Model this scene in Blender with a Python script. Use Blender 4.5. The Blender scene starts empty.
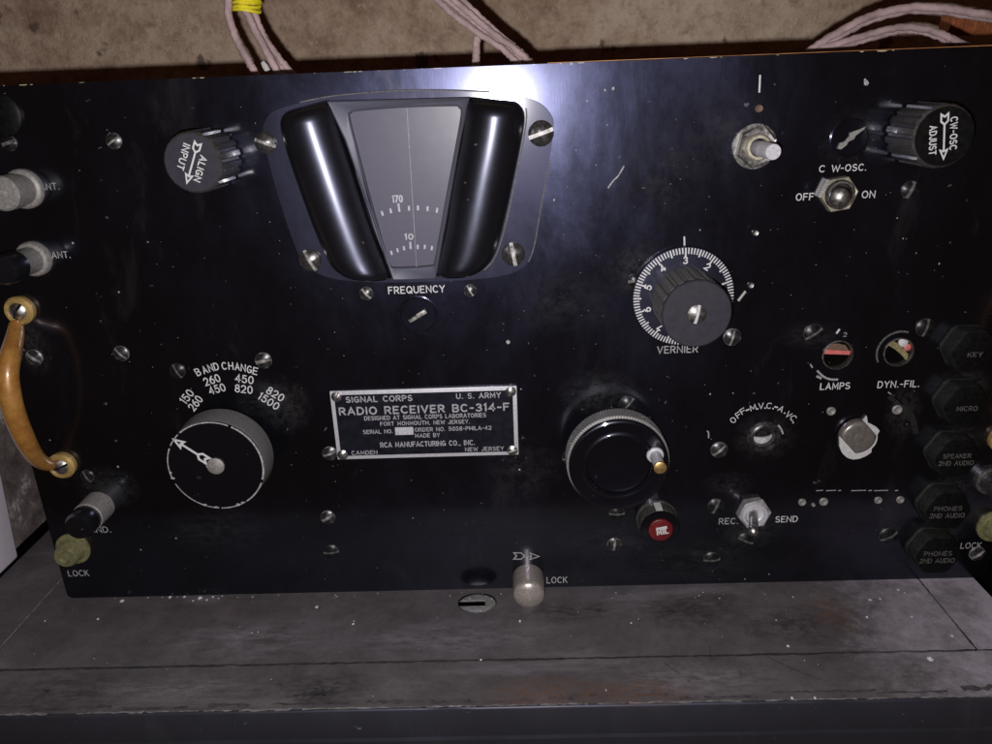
import bpy, bmesh, math, random
from mathutils import Vector, Matrix
from mathutils.geometry import tessellate_polygon
random.seed(7)
PI = math.pi
sc = bpy.context.scene
COL = sc.collection

# ------------------------------------------------------------------ camera, world, lamp, exposure
CAM = Vector((0.00077, -0.32655, 0.2370))
RX = Vector((0.99923552, 0.01335858, -0.03674139))
UP = Vector((0.02977682, 0.34891152, 0.93668249))
FW = Vector((-0.02533224, 0.93706046, -0.34824701))
FPX = 776.11
cd = bpy.data.cameras.new('camera')
cd.sensor_width = 36.0
cd.lens = 36.0 * FPX / 992.0
cd.clip_start = 0.01
cd.clip_end = 50
cam = bpy.data.objects.new('camera', cd)
cam.matrix_world = Matrix(((RX.x, UP.x, -FW.x, CAM.x), (RX.y, UP.y, -FW.y, CAM.y), (RX.z, UP.z, -FW.z, CAM.z), (0, 0, 0, 1)))
COL.objects.link(cam)
sc.camera = cam
sc.view_settings.view_transform = 'Standard'
sc.view_settings.look = 'None'
sc.view_settings.exposure = 0.0
sc.view_settings.gamma = 1.0
sc.view_settings.use_curve_mapping = False
w = bpy.data.worlds.new('World')
sc.world = w
w.use_nodes = True
w.node_tree.nodes['Background'].inputs[0].default_value = (1.0, 0.42, 0.24, 1)
w.node_tree.nodes['Background'].inputs[1].default_value = 0.024
# the phone's flash beside its lens: the only lamp of the picture
fl = bpy.data.lights.new('flash', 'POINT')
fl.energy = 4.7
fl.color = (1.0, 0.955, 0.95)
fl.shadow_soft_size = 0.0025
flo = bpy.data.objects.new('flash', fl)
flo.location = (CAM.x - 0.007, CAM.y + 0.002, CAM.z - 0.013)
COL.objects.link(flo)

# ------------------------------------------------------------------ geometry helpers
H = 0.2435          # panel height
W2 = 0.230          # half panel width


def ray(px, py):
    return FW + RX * ((px - 496) / FPX) - UP * ((py - 372) / FPX)


def P(px, py, d=0.0):
    """point of the plane d metres in front of the panel -> (x, z)"""
    r = ray(px, py)
    t = (-d - CAM.y) / r.y
    q = CAM + r * t
    return q.x, q.z


def S(x, z, d=0.0):
    """metres per photo pixel at a point d in front of the panel"""
    return (Vector((x, -d, z)) - CAM).dot(FW) / FPX


def G(px, py, z=0.0):
    """point of the horizontal plane z -> (x, y)"""
    r = ray(px, py)
    t = (z - CAM.z) / r.z
    q = CAM + r * t
    return q.x, q.y


WORLD = {}


def link(o, parent=None, loc=(0, 0, 0), rot=None):
    COL.objects.link(o)
    loc = Vector(loc)
    if parent is not None:
        o.parent = parent
        o.location = loc - WORLD[parent.name]
    else:
        o.location = loc
    WORLD[o.name] = loc
    if rot is not None:
        o.rotation_euler = rot
    return o


def finish(name, bm, mats, parent=None, loc=(0, 0, 0), label=None, smooth=38, rot=None):
    me = bpy.data.meshes.new(name)
    bmesh.ops.recalc_face_normals(bm, faces=bm.faces[:])
    bm.to_mesh(me)
    bm.free()
    if not isinstance(mats, (list, tuple)):
        mats = [mats]
    for m in mats:
        me.materials.append(m)
    if smooth:
        me.polygons.foreach_set('use_smooth', [True] * len(me.polygons))
        me.set_sharp_from_angle(angle=math.radians(smooth))
    o = bpy.data.objects.new(name, me)
    link(o, parent, loc, rot)
    if label:
        o['label'] = label
    return o


def tag(o, label, cat=None, group=None, kind=None):
    o['label'] = label
    if cat:
        o['category'] = cat
    if group:
        o['group'] = group
    if kind:
        o['kind'] = kind


def copy_part(src, loc, angle=0.0, mat=None, label=None):
    c = src.copy()
    COL.objects.link(c)
    c.parent = src.parent
    loc = Vector(loc)
    c.location = loc - WORLD[src.parent.name]
    WORLD[c.name] = loc
    c.rotation_euler = (0, angle, 0)
    if mat is not None:
        c.data = c.data.copy()
        c.data.materials.clear()
        c.data.materials.append(mat)
    if label:
        c['label'] = label
    return c


def lathe(bm, prof, seg=40, rfun=None, mat=0, mats=None, c=(0, 0), cap=True, close=False):
    """profile [(radius, height in front of panel)], axis along -Y"""
    rings = []
    for (r, d) in prof:
        if r < 1e-7:
            rings.append([bm.verts.new((c[0], -d, c[1]))])
        else:
            ring = []
            for k in range(seg):
                a = 2 * PI * k / seg
                rr = rfun(r, d, a) if rfun else r
                ring.append(bm.verts.new((c[0] + rr * math.cos(a), -d, c[1] + rr * math.sin(a))))
            rings.append(ring)
    fs = []
    for i in range(len(rings) - 1):
        a, b = rings[i], rings[i + 1]
        mi = mats[i] if mats else mat
        if len(a) == 1 and len(b) == 1:
            continue
        for k in range(seg):
            k2 = (k + 1) % seg
            if len(a) == 1:
                f = bm.faces.new((a[0], b[k2], b[k]))
            elif len(b) == 1:
                f = bm.faces.new((a[k], a[k2], b[0]))
            else:
                f = bm.faces.new((a[k], a[k2], b[k2], b[k]))
            f.material_index = mi
            fs.append(f)
    return rings


def tube(bm, pts, r, seg=10, caps=True, mat=0):
    """round bar through world points; r a number or one per point"""
    pts = [Vector(p) for p in pts]
    n = len(pts)
    rings = []
    prev = None
    for i, p in enumerate(pts):
        t = (pts[min(i + 1, n - 1)] - pts[max(i - 1, 0)]).normalized()
        if prev is None:
            a = t.cross(Vector((0, 0, 1)))
            if a.length < 1e-3:
                a = t.cross(Vector((0, 1, 0)))
            a.normalize()
        else:
            a = (prev - t * prev.dot(t)).normalized()
        prev = a
        b = t.cross(a)
        rr = r[i] if isinstance(r, (list, tuple)) else r
        rings.append([bm.verts.new(p + (a * math.cos(2 * PI * k / seg) + b * math.sin(2 * PI * k / seg)) * rr) for k in range(seg)])
    for i in range(n - 1):
        for k in range(seg):
            k2 = (k + 1) % seg
            bm.faces.new((rings[i][k], rings[i][k2], rings[i + 1][k2], rings[i + 1][k])).material_index = mat
    if caps:
        bm.faces.new(rings[0][::-1]).material_index = mat
        bm.faces.new(rings[-1]).material_index = mat


def spline(pts, n=8):
    pts = [Vector(p) for p in pts]
    out = []
    for i in range(len(pts) - 1):
        p0 = pts[max(i - 1, 0)]
        p1, p2 = pts[i], pts[i + 1]
        p3 = pts[min(i + 2, len(pts) - 1)]
        for k in range(n):
            t = k / n
            out.append(0.5 * ((2 * p1) + (p2 - p0) * t + (2 * p0 - 5 * p1 + 4 * p2 - p3) * t * t + (3 * p1 - p0 - 3 * p2 + p3) * t ** 3))
    out.append(pts[-1])
    return out


def spline2(pts, n=6, closed=False):
    if closed:
        m = len(pts)
        out = []
        for i in range(m):
            q = spline([(*pts[(i + j) % m], 0) for j in (-1, 0, 1, 2)], n)
            out += [(v.x, v.y) for v in q[n:2 * n]]
        return out
    return [(v.x, v.y) for v in spline([(*p, 0) for p in pts], n)]


def plate(bm, outer, holes, d0, d1, mat=0):
    """flat plate with holes: outlines in panel (x, z), from d0 to d1 in front of the panel"""
    loops = [outer] + list(holes)
    flat = [p for l in loops for p in l]
    tris = tessellate_polygon([[Vector((x, z, 0)) for x, z in l] for l in loops])
    front = [bm.verts.new((x, -d1, z)) for x, z in flat]
    back = [bm.verts.new((x, -d0, z)) for x, z in flat]
    for t in tris:
        try:
            bm.faces.new([front[i] for i in t]).material_index = mat
            bm.faces.new([back[i] for i in reversed(t)]).material_index = mat
        except ValueError:
            pass
    s = 0
    for l in loops:
        n = len(l)
        for k in range(n):
            a, b = s + k, s + (k + 1) % n
            bm.faces.new((front[a], front[b], back[b], back[a])).material_index = mat
        s += n


def circ(x, z, r, n=36, rz=None):
    rz = rz or r
    return [(x + r * math.cos(2 * PI * k / n), z + rz * math.sin(2 * PI * k / n)) for k in range(n)]


def boxm(bm, x0, x1, y0, y1, z0, z1, mat=0, bev=0):
    vs = [bm.verts.new(p) for p in ((x0, y0, z0), (x1, y0, z0), (x1, y1, z0), (x0, y1, z0), (x0, y0, z1), (x1, y0, z1), (x1, y1, z1), (x0, y1, z1))]
    fs = [bm.faces.new([vs[i] for i in q]) for q in ((0, 1, 2, 3), (4, 5, 6, 7), (0, 1, 5, 4), (1, 2, 6, 5), (2, 3, 7, 6), (3, 0, 4, 7))]
    for f in fs:
        f.material_index = mat
    if bev:
        es = list({e for f in fs for e in f.edges})
        bmesh.ops.bevel(bm, geom=es, offset=bev, segments=3, affect='EDGES', profile=0.5)


def ribbon(bm, pts, wid, d, th=0.00012, mat=0, closed=False):
    """flat painted or engraved line through panel points (x, z)"""
    n = len(pts)
    L, Rr = [], []
    for i in range(n):
        if closed:
            a, b = pts[(i - 1) % n], pts[(i + 1) % n]
        else:
            a, b = pts[max(i - 1, 0)], pts[min(i + 1, n - 1)]
        if closed or 0 < i < n - 1:
            c0 = pts[i]
            la, lb = math.dist(a, c0) or 1, math.dist(c0, b) or 1
            dx, dz = (c0[0] - a[0]) / la + (b[0] - c0[0]) / lb, (c0[1] - a[1]) / la + (b[1] - c0[1]) / lb
            if abs(dx) + abs(dz) < 1e-6:
                dx, dz = b[0] - a[0], b[1] - a[1]
        else:
            dx, dz = b[0] - a[0], b[1] - a[1]
        l = math.hypot(dx, dz) or 1
        m_ = wid / 2
        if closed or 0 < i < n - 1:
            p, q = pts[(i - 1) % n], pts[i]
            l1 = math.hypot(q[0] - p[0], q[1] - p[1]) or 1
            c_ = ((q[0] - p[0]) * dx + (q[1] - p[1]) * dz) / (l1 * l)
            if not closed or True:
                m_ = wid / 2 / max(c_, .45)
        nx, nz = -dz / l * m_, dx / l * m_
        L.append(bm.verts.new((pts[i][0] + nx, -d - th, pts[i][1] + nz)))
        Rr.append(bm.verts.new((pts[i][0] - nx, -d - th, pts[i][1] - nz)))
    for i in range(n if closed else n - 1):
        j = (i + 1) % n
        bm.faces.new((L[i], L[j], Rr[j], Rr[i])).material_index = mat


def _arc(cx, cy, rx, ry, a0, a1):
    n = max(4, int(abs(a1 - a0) / 18))
    return [(cx + rx * math.cos(math.radians(a0 + (a1 - a0) * k / n)), cy + ry * math.sin(math.radians(a0 + (a1 - a0) * k / n))) for k in range(n + 1)]


# engraver's single-stroke letters: width and strokes in a box one unit high
GL = {
    'A': (.76, [[(0, 0), (.38, 1), (.76, 0)], [(.13, .33), (.63, .33)]]),
    'B': (.62, [[(0, 0), (0, 1), (.34, 1)] + _arc(.34, .76, .25, .24, 80, -90) + [(0, .52)], [(.34, .52)] + _arc(.36, .26, .26, .26, 85, -90) + [(0, 0)]]),
    'C': (.70, [_arc(.38, .5, .38, .5, 48, 312)]),
    'D': (.70, [[(0, 0), (0, 1), (.26, 1)] + _arc(.28, .5, .42, .5, 85, -85) + [(.26, 0), (0, 0)]]),
    'E': (.58, [[(.58, 1), (0, 1), (0, 0), (.58, 0)], [(0, .52), (.48, .52)]]),
    'F': (.58, [[(.58, 1), (0, 1), (0, 0)], [(0, .52), (.48, .52)]]),
    'G': (.74, [_arc(.38, .5, .38, .5, 48, 335), [(.42, .44), (.74, .44), (.74, .08)]]),
    'H': (.70, [[(0, 0), (0, 1)], [(.70, 0), (.70, 1)], [(0, .52), (.70, .52)]]),
    'I': (.04, [[(.02, 0), (.02, 1)]]),
    'J': (.48, [[(.46, 1), (.46, .25)] + _arc(.23, .25, .23, .25, -5, -180)]),
    'K': (.66, [[(0, 0), (0, 1)], [(.62, 1), (0, .36)], [(.22, .58), (.66, 0)]]),
    'L': (.54, [[(0, 1), (0, 0), (.54, 0)]]),
    'M': (.84, [[(0, 0), (.04, 1), (.42, .25), (.80, 1), (.84, 0)]]),
    'N': (.70, [[(0, 0), (0, 1), (.70, 0), (.70, 1)]]),
    'O': (.78, [_arc(.39, .5, .39, .5, 0, 360)]),
    'P': (.60, [[(0, 0), (0, 1), (.34, 1)] + _arc(.34, .74, .26, .26, 80, -90) + [(0, .48)]]),
    'Q': (.78, [_arc(.39, .5, .39, .5, 0, 360), [(.45, .28), (.78, -.04)]]),
    'R': (.64, [[(0, 0), (0, 1), (.34, 1)] + _arc(.34, .74, .26, .26, 80, -90) + [(0, .48)], [(.32, .48), (.64, 0)]]),
    'S': (.62, [_arc(.31, .755, .28, .245, 35, 270)[:-1] + _arc(.31, .255, .31, .255, 90, -150)]),
    'T': (.64, [[(0, 1), (.64, 1)], [(.32, 1), (.32, 0)]]),
    'U': (.68, [[(0, 1), (0, .34)] + _arc(.34, .34, .34, .34, 185, 355) + [(.68, .34), (.68, 1)]]),
    'V': (.72, [[(0, 1), (.36, 0), (.72, 1)]]),
    'W': (1.04, [[(0, 1), (.24, 0), (.52, .85), (.80, 0), (1.04, 1)]]),
    'Y': (.70, [[(0, 1), (.35, .48), (.70, 1)], [(.35, .48), (.35, 0)]]),
    '0': (.64, [_arc(.32, .5, .32, .5, 0, 360)]),
    '1': (.20, [[(0, .86), (.16, 1), (.16, 0)]]),
    '2': (.62, [_arc(.30, .70, .30, .30, 165, -38) + [(0, 0), (.62, 0)]]),
    '3': (.60, [_arc(.29, .76, .26, .24, 150, -90), _arc(.29, .27, .31, .27, 90, -150)]),
    '4': (.66, [[(.48, 0), (.48, 1), (0, .28), (.66, .28)]]),
    '5': (.60, [[(.54, 1), (.10, 1), (.05, .55)] + _arc(.28, .32, .32, .32, 125, -150)]),
    '6': (.62, [[(.50, 1)] + _arc(.55, .40, .53, .52, 135, 190), _arc(.31, .31, .31, .31, 0, 360)]),
    '7': (.60, [[(0, 1), (.60, 1), (.18, 0)]]),
    '8': (.62, [_arc(.31, .76, .25, .24, 0, 360), _arc(.31, .26, .31, .26, 0, 360)]),
    '9': (.62, [[(.12, 0)] + _arc(.07, .60, .53, .52, -45, 10), _arc(.31, .69, .31, .31, 0, 360)]),
    '.': (.10, [[(.02, .03), (.08, .03)]]),
    ',': (.12, [[(.09, .05), (.03, -.12)]]),
    '-': (.36, [[(0, .46), (.36, .46)]]),
    ' ': (.34, []),
}
_lift = [0]


def put_text(bm, s, x, z, wid, hgt, d, ang=0.0, bold=0.012, wear=0.0, shear=0.0, mat=0, gap=.24):
    """stroke letters whose box, wid by hgt, is centred on panel point x, z"""
    lw = hgt * (.112 + 2.4 * bold)
    hi = hgt - lw
    adv = [GL[c][0] for c in s]
    g = gap + lw / hi * .55
    tot = sum(adv) + g * (len(s) - 1)
    sx = (wid - lw) / tot if wid else hi
    ca, sa = math.cos(ang), math.sin(ang)
    u = -tot / 2
    for c, w_ in zip(s, adv):
        for st in GL[c][1]:
            if wear and random.random() < wear:
                continue
            pts = []
            for (a, b) in st:
                p, q = (u + a) * sx, (b - .5) * hi
                pts.append((x + p * ca - q * sa, z + p * sa + q * ca))
            _lift[0] = (_lift[0] + 1) % 7
            dd = d + _lift[0] * 9e-6
            closed = math.dist(pts[0], pts[-1]) < 1e-7
            if closed:
                ribbon(bm, pts[:-1], lw, dd, mat=mat, closed=True)
            else:
                # a little overshoot makes the ends square past the joints
                ribbon(bm, pts, lw, dd, mat=mat)
                for p, q in ((pts[0], pts[1]), (pts[-1], pts[-2])):
                    l = math.dist(p, q) or 1
                    dx, dz = (p[0] - q[0]) / l, (p[1] - q[1]) / l
                    v = [bm.verts.new((p[0] + dx * lw / 2 * math.cos(t) - dz * lw / 2 * math.sin(t), -dd - .00012 - 3e-6, p[1] + dz * lw / 2 * math.cos(t) + dx * lw / 2 * math.sin(t))) for t in (-PI / 2, -PI / 4, 0, PI / 4, PI / 2)]
                    bm.faces.new(v).material_index = mat
        u += w_ + g


def px_text(bm, s, cx, cy, wpx, hpx, d=0.0, bold=0.012, ang=0.0, wear=0.0):
    x, z = P(cx, cy, d)
    wid = P(cx + wpx / 2, cy, d)[0] - P(cx - wpx / 2, cy, d)[0]
    hgt = P(cx, cy - hpx / 2, d)[1] - P(cx, cy + hpx / 2, d)[1]
    put_text(bm, s, x, z, wid, hgt, d, ang, bold, wear)


def feather_arrow(bm, x, z, ln, ang, d, wd, lw, hol=True):
    """open arrow: barbed head at +ln/2, feathered tail at -ln/2, drawn with lines of width lw"""
    ca, sa = math.cos(ang), math.sin(ang)

    def T(u, v):
        return (x + u * ca - v * sa, z + u * sa + v * ca)
    h = ln / 2
    ribbon(bm, [T(-h + wd * 1.7, 0), T(h - wd * 1.3, 0)], lw, d)
    ribbon(bm, [T(h, 0), T(h - wd * 1.5, wd * .62), T(h - wd * 1.25, 0), T(h - wd * 1.5, -wd * .62)], lw, d + 2e-5, closed=True)
    ribbon(bm, [T(-h + wd * 1.8, 0), T(-h + wd * 1.2, wd * .6), T(-h, wd * .6), T(-h + wd * .45, 0), T(-h, -wd * .6), T(-h + wd * 1.2, -wd * .6)], lw, d + 4e-5, closed=True)


# ------------------------------------------------------------------ materials
def new_mat(name):
    m = bpy.data.materials.new(name)
    m.use_nodes = True
    nt = m.node_tree
    return m, nt, nt.nodes['Principled BSDF']


def N(nt, t, **kw):
    n = nt.nodes.new(t)
    for k, v in kw.items():
        setattr(n, k, v)
    return n


def noise(nt, scale, detail=4, rough=0.6, dist=0.0, stretch=None, seed=0):
    tc = N(nt, 'ShaderNodeTexCoord')
    mp = N(nt, 'ShaderNodeMapping')
    mp.inputs['Location'].default_value = (seed * 1.37, seed * .71, seed * 2.3)
    if stretch:
        mp.inputs['Scale'].default_value = stretch
    nt.links.new(tc.outputs['Object'], mp.inputs['Vector'])
    n = N(nt, 'ShaderNodeTexNoise')
    n.inputs['Scale'].default_value = scale
    n.inputs['Detail'].default_value = detail
    n.inputs['Roughness'].default_value = rough
    n.inputs['Distortion'].default_value = dist
    nt.links.new(mp.outputs[0], n.inputs['Vector'])
    return n


def ramp(nt, src, stops):
    r = N(nt, 'ShaderNodeValToRGB')
    e = r.color_ramp.elements
    e[0].position, e[0].color = stops[0][0], (*stops[0][1], 1) if not isinstance(stops[0][1], (int, float)) else (stops[0][1],) * 3 + (1,)
    e[1].position, e[1].color = stops[-1][0], (*stops[-1][1], 1) if not isinstance(stops[-1][1], (int, float)) else (stops[-1][1],) * 3 + (1,)
    for p, c in stops[1:-1]:
        q = e.new(p)
        q.color = (*c, 1) if not isinstance(c, (int, float)) else (c, c, c, 1)
    nt.links.new(src, r.inputs[0])
    return r.outputs[0]


def mix(nt, fac, a, b):
    m = N(nt, 'ShaderNodeMix', data_type='RGBA')
    for sock, v in ((m.inputs[0], fac), (m.inputs[6], a), (m.inputs[7], b)):
        if isinstance(v, bpy.types.NodeSocket):
            nt.links.new(v, sock)
        elif isinstance(v, (int, float)):
            sock.default_value = v
        else:
            sock.default_value = (*v, 1)
    return m.outputs[2]


def bump(nt, bs, src, strength, dist):
    b = N(nt, 'ShaderNodeBump')
    b.inputs['Strength'].default_value = strength
    b.inputs['Distance'].default_value = dist
    nt.links.new(src, b.inputs['Height'])
    nt.links.new(b.outputs[0], bs.inputs['Normal'])
    return b


def simple(name, col, rough=0.5, metal=0.0, var=0.25, scale=300, coat=0.0, spec=0.5, bmp=0.0, tint=None):
    m, nt, bs = new_mat(name)
    n = noise(nt, scale, 5)
    lo = tuple(c * (1 - var) for c in col)
    hi = tuple(min(1, c * (1 + var)) for c in col)
    nt.links.new(ramp(nt, n.outputs[0], [(.3, lo), (.7, hi)]), bs.inputs['Base Color'])
    nt.links.new(ramp(nt, n.outputs[0], [(.3, max(rough - .08, 0)), (.75, min(rough + .1, 1))]), bs.inputs['Roughness'])
    bs.inputs['Metallic'].default_value = metal
    bs.inputs['Specular IOR Level'].default_value = spec
    bs.inputs['Coat Weight'].default_value = coat
    bs.inputs['Coat Roughness'].default_value = 0.06
    if tint:
        bs.inputs['Specular Tint'].default_value = (*tint, 1)
    if bmp:
        bump(nt, bs, n.outputs[0], bmp, 0.0004)
    return m


def gloss_black(name, base=(.005, .005, .006), rough=.42, tint=(.62, .66, 1.0), spec=.5, coat=.8, coat_rough=.07, dust=1.0, chips=False):
    m, nt, bs = new_mat(name)
    fine = noise(nt, 900, 3, .6)
    spots = noise(nt, 260, 2, .55, seed=3)
    big = noise(nt, 14, 4, .6, seed=5)
    dustf = ramp(nt, spots.outputs[0], [(.735, 0.0), (.79, 1.0)])
    scuff = noise(nt, 40, 5, .65, .6, stretch=(1, 1, .35), seed=9)
    scuf = ramp(nt, scuff.outputs[0], [(.60, 0.0), (.78, 1.0)])
    c = mix(nt, scuf, base, tuple(b + .009 * dust for b in base))
    c = mix(nt, dustf, c, (.10 * dust + .005, .10 * dust + .005, .11 * dust + .005))
    if chips:
        # flaked paint along the panel's upper edge
        tc = N(nt, 'ShaderNodeTexCoord')
        sx = N(nt, 'ShaderNodeSeparateXYZ')
        nt.links.new(tc.outputs['Object'], sx.inputs[0])
        band = N(nt, 'ShaderNodeMapRange')
        band.inputs[1].default_value, band.inputs[2].default_value = chips - .0022, chips - .0002
        nt.links.new(sx.outputs[2], band.inputs[0])
        cn = noise(nt, 95, 4, .7, seed=21)
        mul = N(nt, 'ShaderNodeMath', operation='MULTIPLY')
        nt.links.new(cn.outputs[0], mul.inputs[0])
        nt.links.new(band.outputs[0], mul.inputs[1])
        cf = ramp(nt, mul.outputs[0], [(.585, 0.0), (.61, 1.0)])
        c = mix(nt, cf, c, (.42, .40, .26))
    nt.links.new(c, bs.inputs['Base Color'])
    cloud = noise(nt, 24, 8, .72, .25, stretch=(1, 1, .6), seed=15)
    nt.links.new(ramp(nt, cloud.outputs[0], [(.32, rough - .05), (.70, rough + .08)]), bs.inputs['Roughness'])
    nt.links.new(ramp(nt, cloud.outputs[0], [(.32, spec * .55), (.70, min(1, spec * 1.5))]), bs.inputs['Specular IOR Level'])
    bs.inputs['Specular Tint'].default_value = (*tint, 1)
    bs.inputs['Coat Weight'].default_value = coat
    nt.links.new(ramp(nt, scuf, [(0.0, coat_rough), (1.0, coat_rough + .16)]), bs.inputs['Coat Roughness'])
    # polishing scratches: two crossing grains, patchy
    s1 = noise(nt, 150, 3, .6, 1.5, stretch=(3.5, 1, .22), seed=13)
    s2 = noise(nt, 130, 3, .6, 2.0, stretch=(.9, 1, 1.1), seed=19)
    ms = N(nt, 'ShaderNodeMath', operation='MULTIPLY')
    nt.links.new(s1.outputs[0], ms.inputs[0])
    nt.links.new(ramp(nt, cloud.outputs[0], [(.42, 0.0), (.68, 1.0)]), ms.inputs[1])
    ad = N(nt, 'ShaderNodeMath', operation='MULTIPLY_ADD')
    nt.links.new(s2.outputs[0], ad.inputs[0])
    ad.inputs[1].default_value = .35
    nt.links.new(ms.outputs[0], ad.inputs[2])
    bump(nt, bs, ad.outputs[0], .036, .0005)
    return m


M = {}
M['panel'] = gloss_black('black_panel_paint', chips=H, rough=.27, base=(.003, .003, .0036), spec=.62, tint=(.48, .53, 1.0), coat=.9, coat_rough=.12)
M['bezel'] = gloss_black('black_bezel_paint', base=(.008, .008, .012), rough=.44, spec=.44, tint=(.56, .58, 1.0), coat=.55, coat_rough=.12)
M['bakelite'] = gloss_black('black_bakelite', base=(.005, .005, .006), rough=.33, tint=(.6, .65, 1), spec=.70, coat=.6, coat_rough=.27)
M['knob_gloss'] = gloss_black('glossy_black_knob', base=(.004, .004, .006), rough=.30, tint=(.75, .78, 1), spec=.22, coat=.9, coat_rough=.07, dust=.6)
M['matte_face'] = simple('matte_black_plastic', (.024, .0225, .033), .6, spec=.35, var=.18)
M['dull_black'] = simple('dull_black_rubber', (.004, .004, .004), .5, spec=.15, var=.4, scale=500)
M['jack_side'] = simple('dusty_black_rubber', (.014, .014, .0135), .6, spec=.25, var=.45, scale=500)
M['knob_side'] = simple('worn_grey_black_skirt', (.125, .120, .122), .6, spec=.4, var=.22, scale=900)
M['flute'] = simple('worn_black_fluting', (.045, .043, .041), .40, spec=.5, var=.5, scale=600, coat=.15)
M['white'] = simple('white_engraving', (.55, .55, .57), .6, var=.30, scale=2500)
M['white_worn'] = simple('worn_white_engraving', (.30, .30, .31), .7, var=.65, scale=1500)
M['white_dim'] = simple('worn_engraving_and_highlight', (.085, .085, .082), .7, var=.8, scale=1500)
M['steel'] = simple('nickel_steel', (.50, .49, .48), .38, 1.0, var=.25, scale=700)
M['steel_dull'] = simple('dull_grey_metal', (.275, .265, .255), .55, .35, var=.3, scale=900)
M['steel_dark'] = simple('dark_steel', (.20, .195, .19), .42, .9, var=.5, scale=700)
M['screw_black'] = simple('painted_black_screw', (.016, .016, .018), .34, .45, var=.7, scale=600)
M['screw_grey'] = simple('worn_grey_screw', (.075, .075, .078), .34, .75, var=.8, scale=500)
M['screw_rim'] = simple('worn_screw_rim', (.085, .085, .088), .45, .5, var=.7, scale=500)
M['screw_bezel'] = simple('oiled_steel_screw', (.16, .155, .16), .30, .85, var=.4, scale=500)
M['nut_warm'] = simple('yellowed_nickel', (.46, .43, .34), .42, .55, var=.25, scale=500)
M['nut_pale'] = simple('pale_nickel', (.36, .35, .35), .45, .45, var=.3, scale=700)
M['stud_metal'] = simple('brownish_plated_brass', (.40, .36, .335), .34, .5, var=.22, scale=800)
M['knurl'] = simple('worn_grey_knurling', (.20, .195, .195), .5, .1, var=.25, scale=900)
M['slot_bright'] = simple('bare_slot_metal', (.30, .29, .285), .5, .5, var=.85, scale=420)
M['slot_dull'] = simple('dull_slot_metal', (.14, .14, .14), .5, .4, var=.6, scale=600)
M['silver_plate'] = simple('nameplate_silver', (.56, .56, .61), .45, .3, var=.14, scale=900)
M['plate_dark'] = simple('nameplate_dark_field', (.005, .005, .008), .5, spec=.35, var=.3, tint=(.7, .7, 1))
M['plate_text'] = simple('nameplate_relief_letters', (.36, .36, .39), .5, .2, var=.45, scale=1400)
M['dial'] = simple('grey_dial_card', (.108, .104, .138), .6, var=.04, scale=250, spec=.3)
M['dial_line'] = simple('dial_dark_line', (.085, .082, .10), .6, var=.05)
M['frame'] = gloss_black('worn_window_frame', base=(.05, .05, .064), rough=.5, spec=.3, coat=.12, coat_rough=.3)
M['brass'] = simple('brass', (.62, .42, .16), .38, .85, var=.3, scale=500)
M['olive'] = simple('tarnished_olive_brass', (.21, .20, .10), .45, .35, var=.35, scale=500)
M['red'] = simple('red_lacquer', (.125, .010, .013), .35, var=.3, scale=700, coat=.4)
M['copper'] = simple('copper_wire_coil', (.45, .16, .07), .5, .3, var=.3, scale=300)
M['lip'] = simple('worn_copper_edge', (.42, .19, .06), .5, .1, var=.9, scale=45)
M['cabinet'] = simple('rust_brown_cabinet_paint', (.16, .07, .035), .5, .2, var=.35, scale=60)
M['pinkwire'] = simple('pinkish_cloth_insulation', (.37, .27, .27), .75, var=.38, scale=120, bmp=.5)
M['yellow'] = simple('yellow_cord', (.78, .68, .02), .5, var=.18, scale=500)
M['white_box'] = simple('pale_lavender_enamel', (.74, .70, .80), .55, var=.06, scale=40)
M['putty'] = simple('white_plastic_washer', (.52, .52, .52), .6, var=.15, scale=700)
M['stub'] = simple('grey_brown_shaft_metal', (.22, .20, .185), .33, .5, var=.2, scale=600)
M['pinkred'] = simple('red_fibre_strip', (.55, .14, .13), .5, var=.2, scale=500)
M['khaki'] = simple('khaki_braid', (.24, .21, .10), .6, var=.4, scale=900)
M['brownstrip'] = simple('brown_board', (.14, .085, .06), .6, var=.3, scale=500)
M['black_in'] = simple('dark_interior', (.002, .0018, .0018), .9, var=.2, spec=.05)


def amber():
    m, nt, bs = new_mat('amber_varnished_brass')
    n = noise(nt, 120, 9, .8, .3)
    c = ramp(nt, n.outputs[0], [(.30, (.10, .045, .014)), (.42, (.27, .115, .024)), (.60, (.38, .19, .045)), (.75, (.40, .29, .14))])
    nk = noise(nt, 50, 6, .7, .3, seed=4)
    c = mix(nt, ramp(nt, nk.outputs[0], [(.60, 0.0), (.68, .8)]), c, (.09, .045, .02))
    nt.links.new(c, bs.inputs['Base Color'])
    bs.inputs['Metallic'].default_value = .1
    bs.inputs['Roughness'].default_value = .40
    bs.inputs['Coat Weight'].default_value = .5
    bs.inputs['Coat Roughness'].default_value = .12
    f = noise(nt, 500, 4)
    bump(nt, bs, f.outputs[0], .08, .0004)
    return m


M['amber'] = amber()
M['ochre'] = simple('ochre_varnished_brass', (.40, .27, .095), .42, .15, var=.45, scale=160, coat=.3)


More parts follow.
